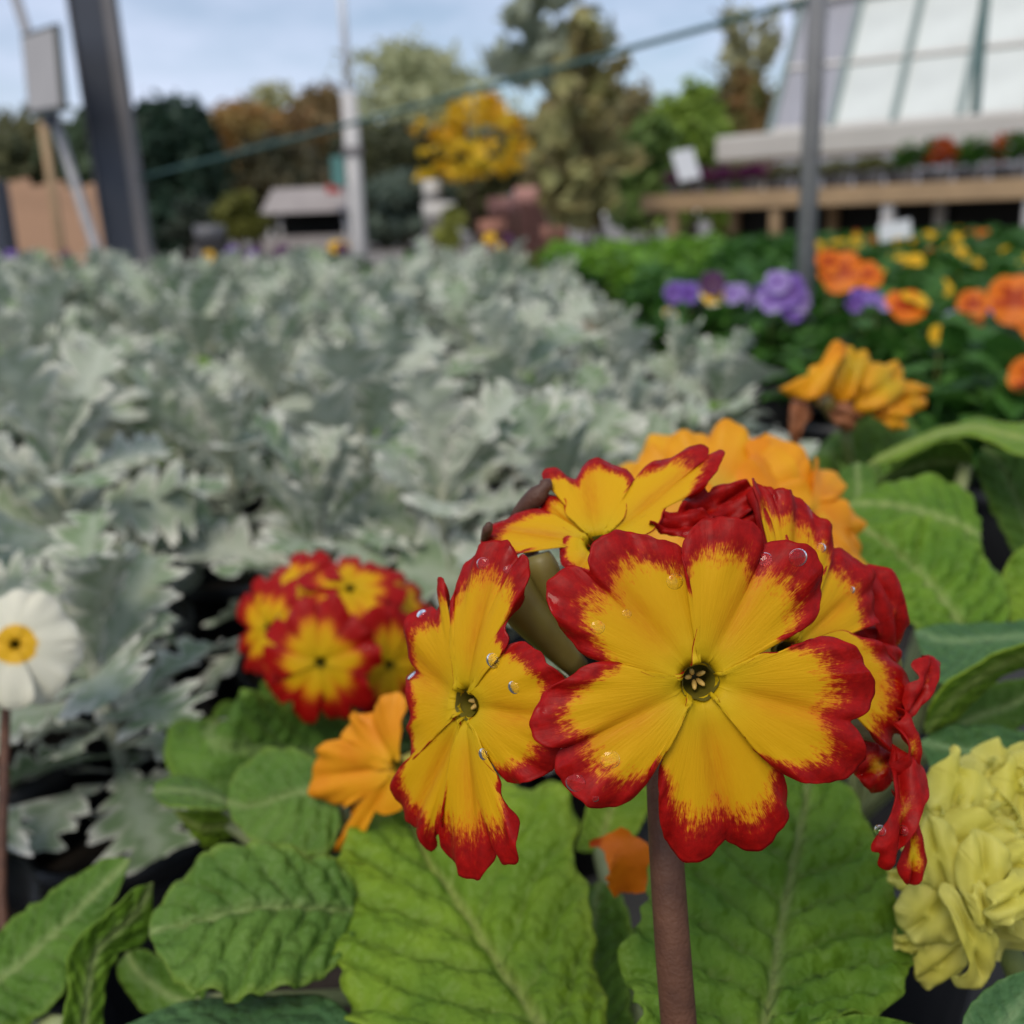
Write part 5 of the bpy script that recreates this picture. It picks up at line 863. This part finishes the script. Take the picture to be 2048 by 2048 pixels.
T = [('dark_conifer', 'dark blue green conifer behind the dark column', 355, 195, 250, 26, DK1, (.035, .075, .045), dict(n=6000, ls=.34, blobs=14)),
     ('evergreen_tree', 'dark evergreen tree behind the grey framed sign', 60, 215, 320, 34, (.07, .09, .04), (.17, .16, .06), dict(n=5200, ls=.4, blobs=12)),
     ('evergreen_tree', 'evergreen tree between the sign and the dark column', 200, 225, 260, 30, (.055, .09, .045), (.10, .15, .07), dict(n=5000, ls=.36, blobs=12)),
     ('autumn_tree', 'rust orange autumn tree beside the dark conifer', 500, 200, 300, 38, (.44, .20, .06), (.32, .25, .08), dict(n=5600, ls=.45, blobs=12)),
     ('autumn_tree', 'olive green rounded tree rising above the rust tree', 555, 165, 200, 48, (.34, .34, .14), (.42, .40, .19), dict(n=4200, ls=.5, blobs=9)),
     ('autumn_tree', 'brown russet tree left of the pale post', 650, 190, 230, 40, (.32, .17, .07), (.23, .19, .08), dict(n=5000, ls=.45, blobs=10)),
     ('tall_tree', 'tall pale green tree behind the yellow leaved tree', 820, 78, 520, 50, (.36, .39, .20), (.48, .49, .28), dict(n=6000, ls=.6, blobs=22)),
     ('evergreen_tree', 'dark undergrowth tree below the tall pale tree', 800, 255, 420, 34, (.035, .045, .02), (.085, .09, .035), dict(n=7000, ls=.4, blobs=16)),
     ('evergreen_tree', 'dark undergrowth tree below the rust tree', 560, 275, 320, 32, (.035, .045, .02), (.11, .085, .035), dict(n=5600, ls=.4, blobs=12)),
     ('autumn_tree', 'brown hedge tree behind the leafy brown shrub', 1200, 165, 330, 30, (.20, .14, .06), (.26, .23, .10), dict(n=5200, ls=.38, blobs=12)),
     ('autumn_tree', 'dull green hedge tree behind the terracotta pots', 1030, 250, 260, 33, (.07, .08, .03), (.14, .14, .055), dict(n=4600, ls=.38, blobs=12)),
     ('pale_tree', 'thin pale tree beside the glasshouse cladding', 1490, -40, 260, 24, (.36, .36, .18), (.46, .44, .25), dict(n=1000, ls=.32, blobs=20, bs=.55)),
     ('green_shrub', 'bright green conifer shrub left of the glasshouse', 1385, 135, 250, 12, (.12, .20, .025), (.30, .42, .06), dict(n=2600, ls=.20, blobs=22, bs=.7)),
     ('autumn_tree', 'russet tree between the green shrub and the glasshouse', 1475, 160, 190, 19, (.24, .11, .035), (.16, .17, .045), dict(n=3600, ls=.26, blobs=10)),
     ('yellow_tree', 'small tree with golden yellow autumn leaves', 935, 165, 400, 9.0, (.80, .40, .015), (.66, .52, .02), dict(n=360, ls=.16, blobs=40, ybot=390, trunk=.025, bs=.33)),
     ('brown_shrub', 'tall bronze green shrub with large leaves', 1170, -10, 270, 6.0, (.22, .16, .06), (.42, .42, .17), dict(n=560, ls=.17, blobs=44, ybot=500, trunk=.022, bs=.42)),
     ('eucalyptus_tree', 'grey green broad leaved young tree above the bronze shrub', 1110, -70, 300, 6.6, (.30, .34, .24), (.40, .44, .33), dict(n=120, ls=.27, blobs=22, ybot=200, trunk=.018, bs=.6)),
     ('fern_shrub', 'fresh green feathery shrub between bronze shrub and staging', 1300, 230, 190, 7.6, (.09, .17, .035), (.20, .29, .06), dict(n=1700, ls=.12, ybot=470, trunk=.03)),
     ('grey_conifer', 'low grey green conifer below the yellow leaved tree', 815, 345, 210, 9.5, (.08, .12, .09), (.14, .18, .13), dict(n=1800, ls=.13, ybot=490, trunk=.03)),
     ('grass_clump', 'yellow green grassy plant before the white bins', 905, 420, 60, 6.5, (.28, .30, .06), (.38, .40, .09), dict(n=300, ls=.10, ybot=500, trunk=.015)),
     ('autumn_tree', 'broad russet tree right of the glasshouse', 2330, 120, 420, 30, (.20, .10, .035), (.15, .14, .045), dict(n=4000, ls=.4, blobs=12)),
     ('evergreen_tree', 'broad dark evergreen right of the russet tree', 2640, 140, 520, 32, DK1, (.07, .095, .04), dict(n=4500, ls=.42, blobs=14)),
     ('evergreen_tree', 'dark evergreen tree left of the tan fence', -260, 200, 420, 32, DK1, (.08, .09, .035), dict(n=4000, ls=.42, blobs=12)),
     ('olive_shrub', 'small olive shrub beside the grey canvas stall', 480, 385, 110, 9.5, (.12, .13, .02), (.20, .20, .035), dict(n=900, ls=.12, ybot=480, trunk=.02)),
     ('olive_shrub', 'dark leafy shrub between the dark conifer and the canvas stall', 400, 400, 170, 12, (.03, .045, .03), (.06, .08, .05), dict(n=1500, ls=.15, ybot=500, trunk=.02))]
for i, (nm, lb, x, yt, wp, D, c1, c2, k) in enumerate(T): tree(nm, lb, x, yt, wp, D, c1, c2, seed=500 + i, cat='shrub' if 'shrub' in nm or 'clump' in nm else 'tree', **k)
# tan board fence
fa, fb = px(-120, 470, 10.5), px(285, 470, 10.0); e = empty('board_fence', (*((fa + fb) / 2)[:2], 0), 'tan timber board fence beyond the bedding plants', 'fence'); dF = fb - fa; dF[2] = 0; lf = np.linalg.norm(dF); dF /= lf; axF = np.array((dF, np.cross((0, 0, 1.), dF), (0, 0, 1.)))
nb = 18
for i in range(nb): c_ = fa + dF * lf * (i + .5) / nb; h = 1.42 - .22 * i / nb + .03 * (i % 3); bev_box('board', (c_[0], c_[1], h / 2), (lf / nb - .008, .02, h), M['fence'], e, axF, .003)
for z in (.3, 1.0): c_ = (fa + fb) / 2 + axF[1] * .03; bev_box('rail', (c_[0], c_[1], z), (lf, .036, .07), M['fence'], e, axF)
# grey canvas stall
p = px(615, 470, 11.); e = empty('canvas_stall', (p[0], p[1], 0), 'low stall with a grey canvas roof and dark interior', 'stall'); z1 = px(615, 375, 11.)[2]; z2 = px(615, 425, 11.)[2]
V = box_v((p[0] + .02, p[1] + .3, (z1 + z2) / 2), (.95, .9, z1 - z2)); V[4:, 1] = p[1] + .3 + (V[4:, 1] - p[1] - .3) * .3; V[4:, 0] = p[0] + (V[4:, 0] - p[0]) * .8; mk('roof', V, BOXF, M['roof'], e, None, False)
for dx in (-.4, .42):
    for dy in (0, .6): tube('leg', [(p[0] + dx, p[1] + dy, 0), (p[0] + dx, p[1] + dy, z2 + .02)], .025, M['pale'], e, 8)
bev_box('counter', (p[0], p[1] + .25, .66), (.95, .7, .16), M['roof'], e); bev_box('shade_sheet', (p[0], p[1] + .62, .7), (.9, .02, .9), M['shade_black'], e)  # black sheet behind the counter stands in for shade under the roof
o = bev_box('red_crate', px(668, 378, 10.6), (.14, .14, .09), plain('red_plastic', (.45, .04, .03), .5)); tag(o, 'small red crate on the canvas stall roof', 'crate')
# large pots and bins
def big_pot(x, y, D, r, h, mat, label, cat='pot'):
    p = px(x, y, D); V, Fc = lathe_v([(.001, 0), (r * .75, 0), (r, h * .86), (r * 1.1, h * .86), (r * 1.1, h), (r * .95, h), (r * .9, h * .8), (.001, h * .8)], 20, (p[0], p[1], 0)); o = mk('large_pot', V, Fc, M[mat], None, (p[0], p[1], 0)); tag(o, label, cat)
M['pink'] = plain('pinkish_pot', (.50, .25, .21), .7)
for x, yt, D, r, mt, lb in ((985, 440, 8.2, .10, 'terracotta', 'orange terracotta pot below the yellow leaved tree'), (1065, 375, 8.6, .13, 'pink', 'tall pinkish pot beside the bronze shrub'), (1005, 395, 9.2, .12, 'pink', 'pinkish pot between the terracotta pot and the tall pinkish pot'), (868, 362, 9.0, .07, 'board', 'tall white bin under the yellow leaved tree'), (880, 405, 8.4, .12, 'board', 'off white tub in front of the tall white bin'), (1110, 450, 7.6, .09, 'terracotta', 'small terracotta pot at the foot of the bronze shrub'), (420, 450, 9.0, .12, 'pot_grey', 'grey tub left of the olive shrub')):
    big_pot(x, 470, D, r, px(x, yt, D)[2], mt, lb)
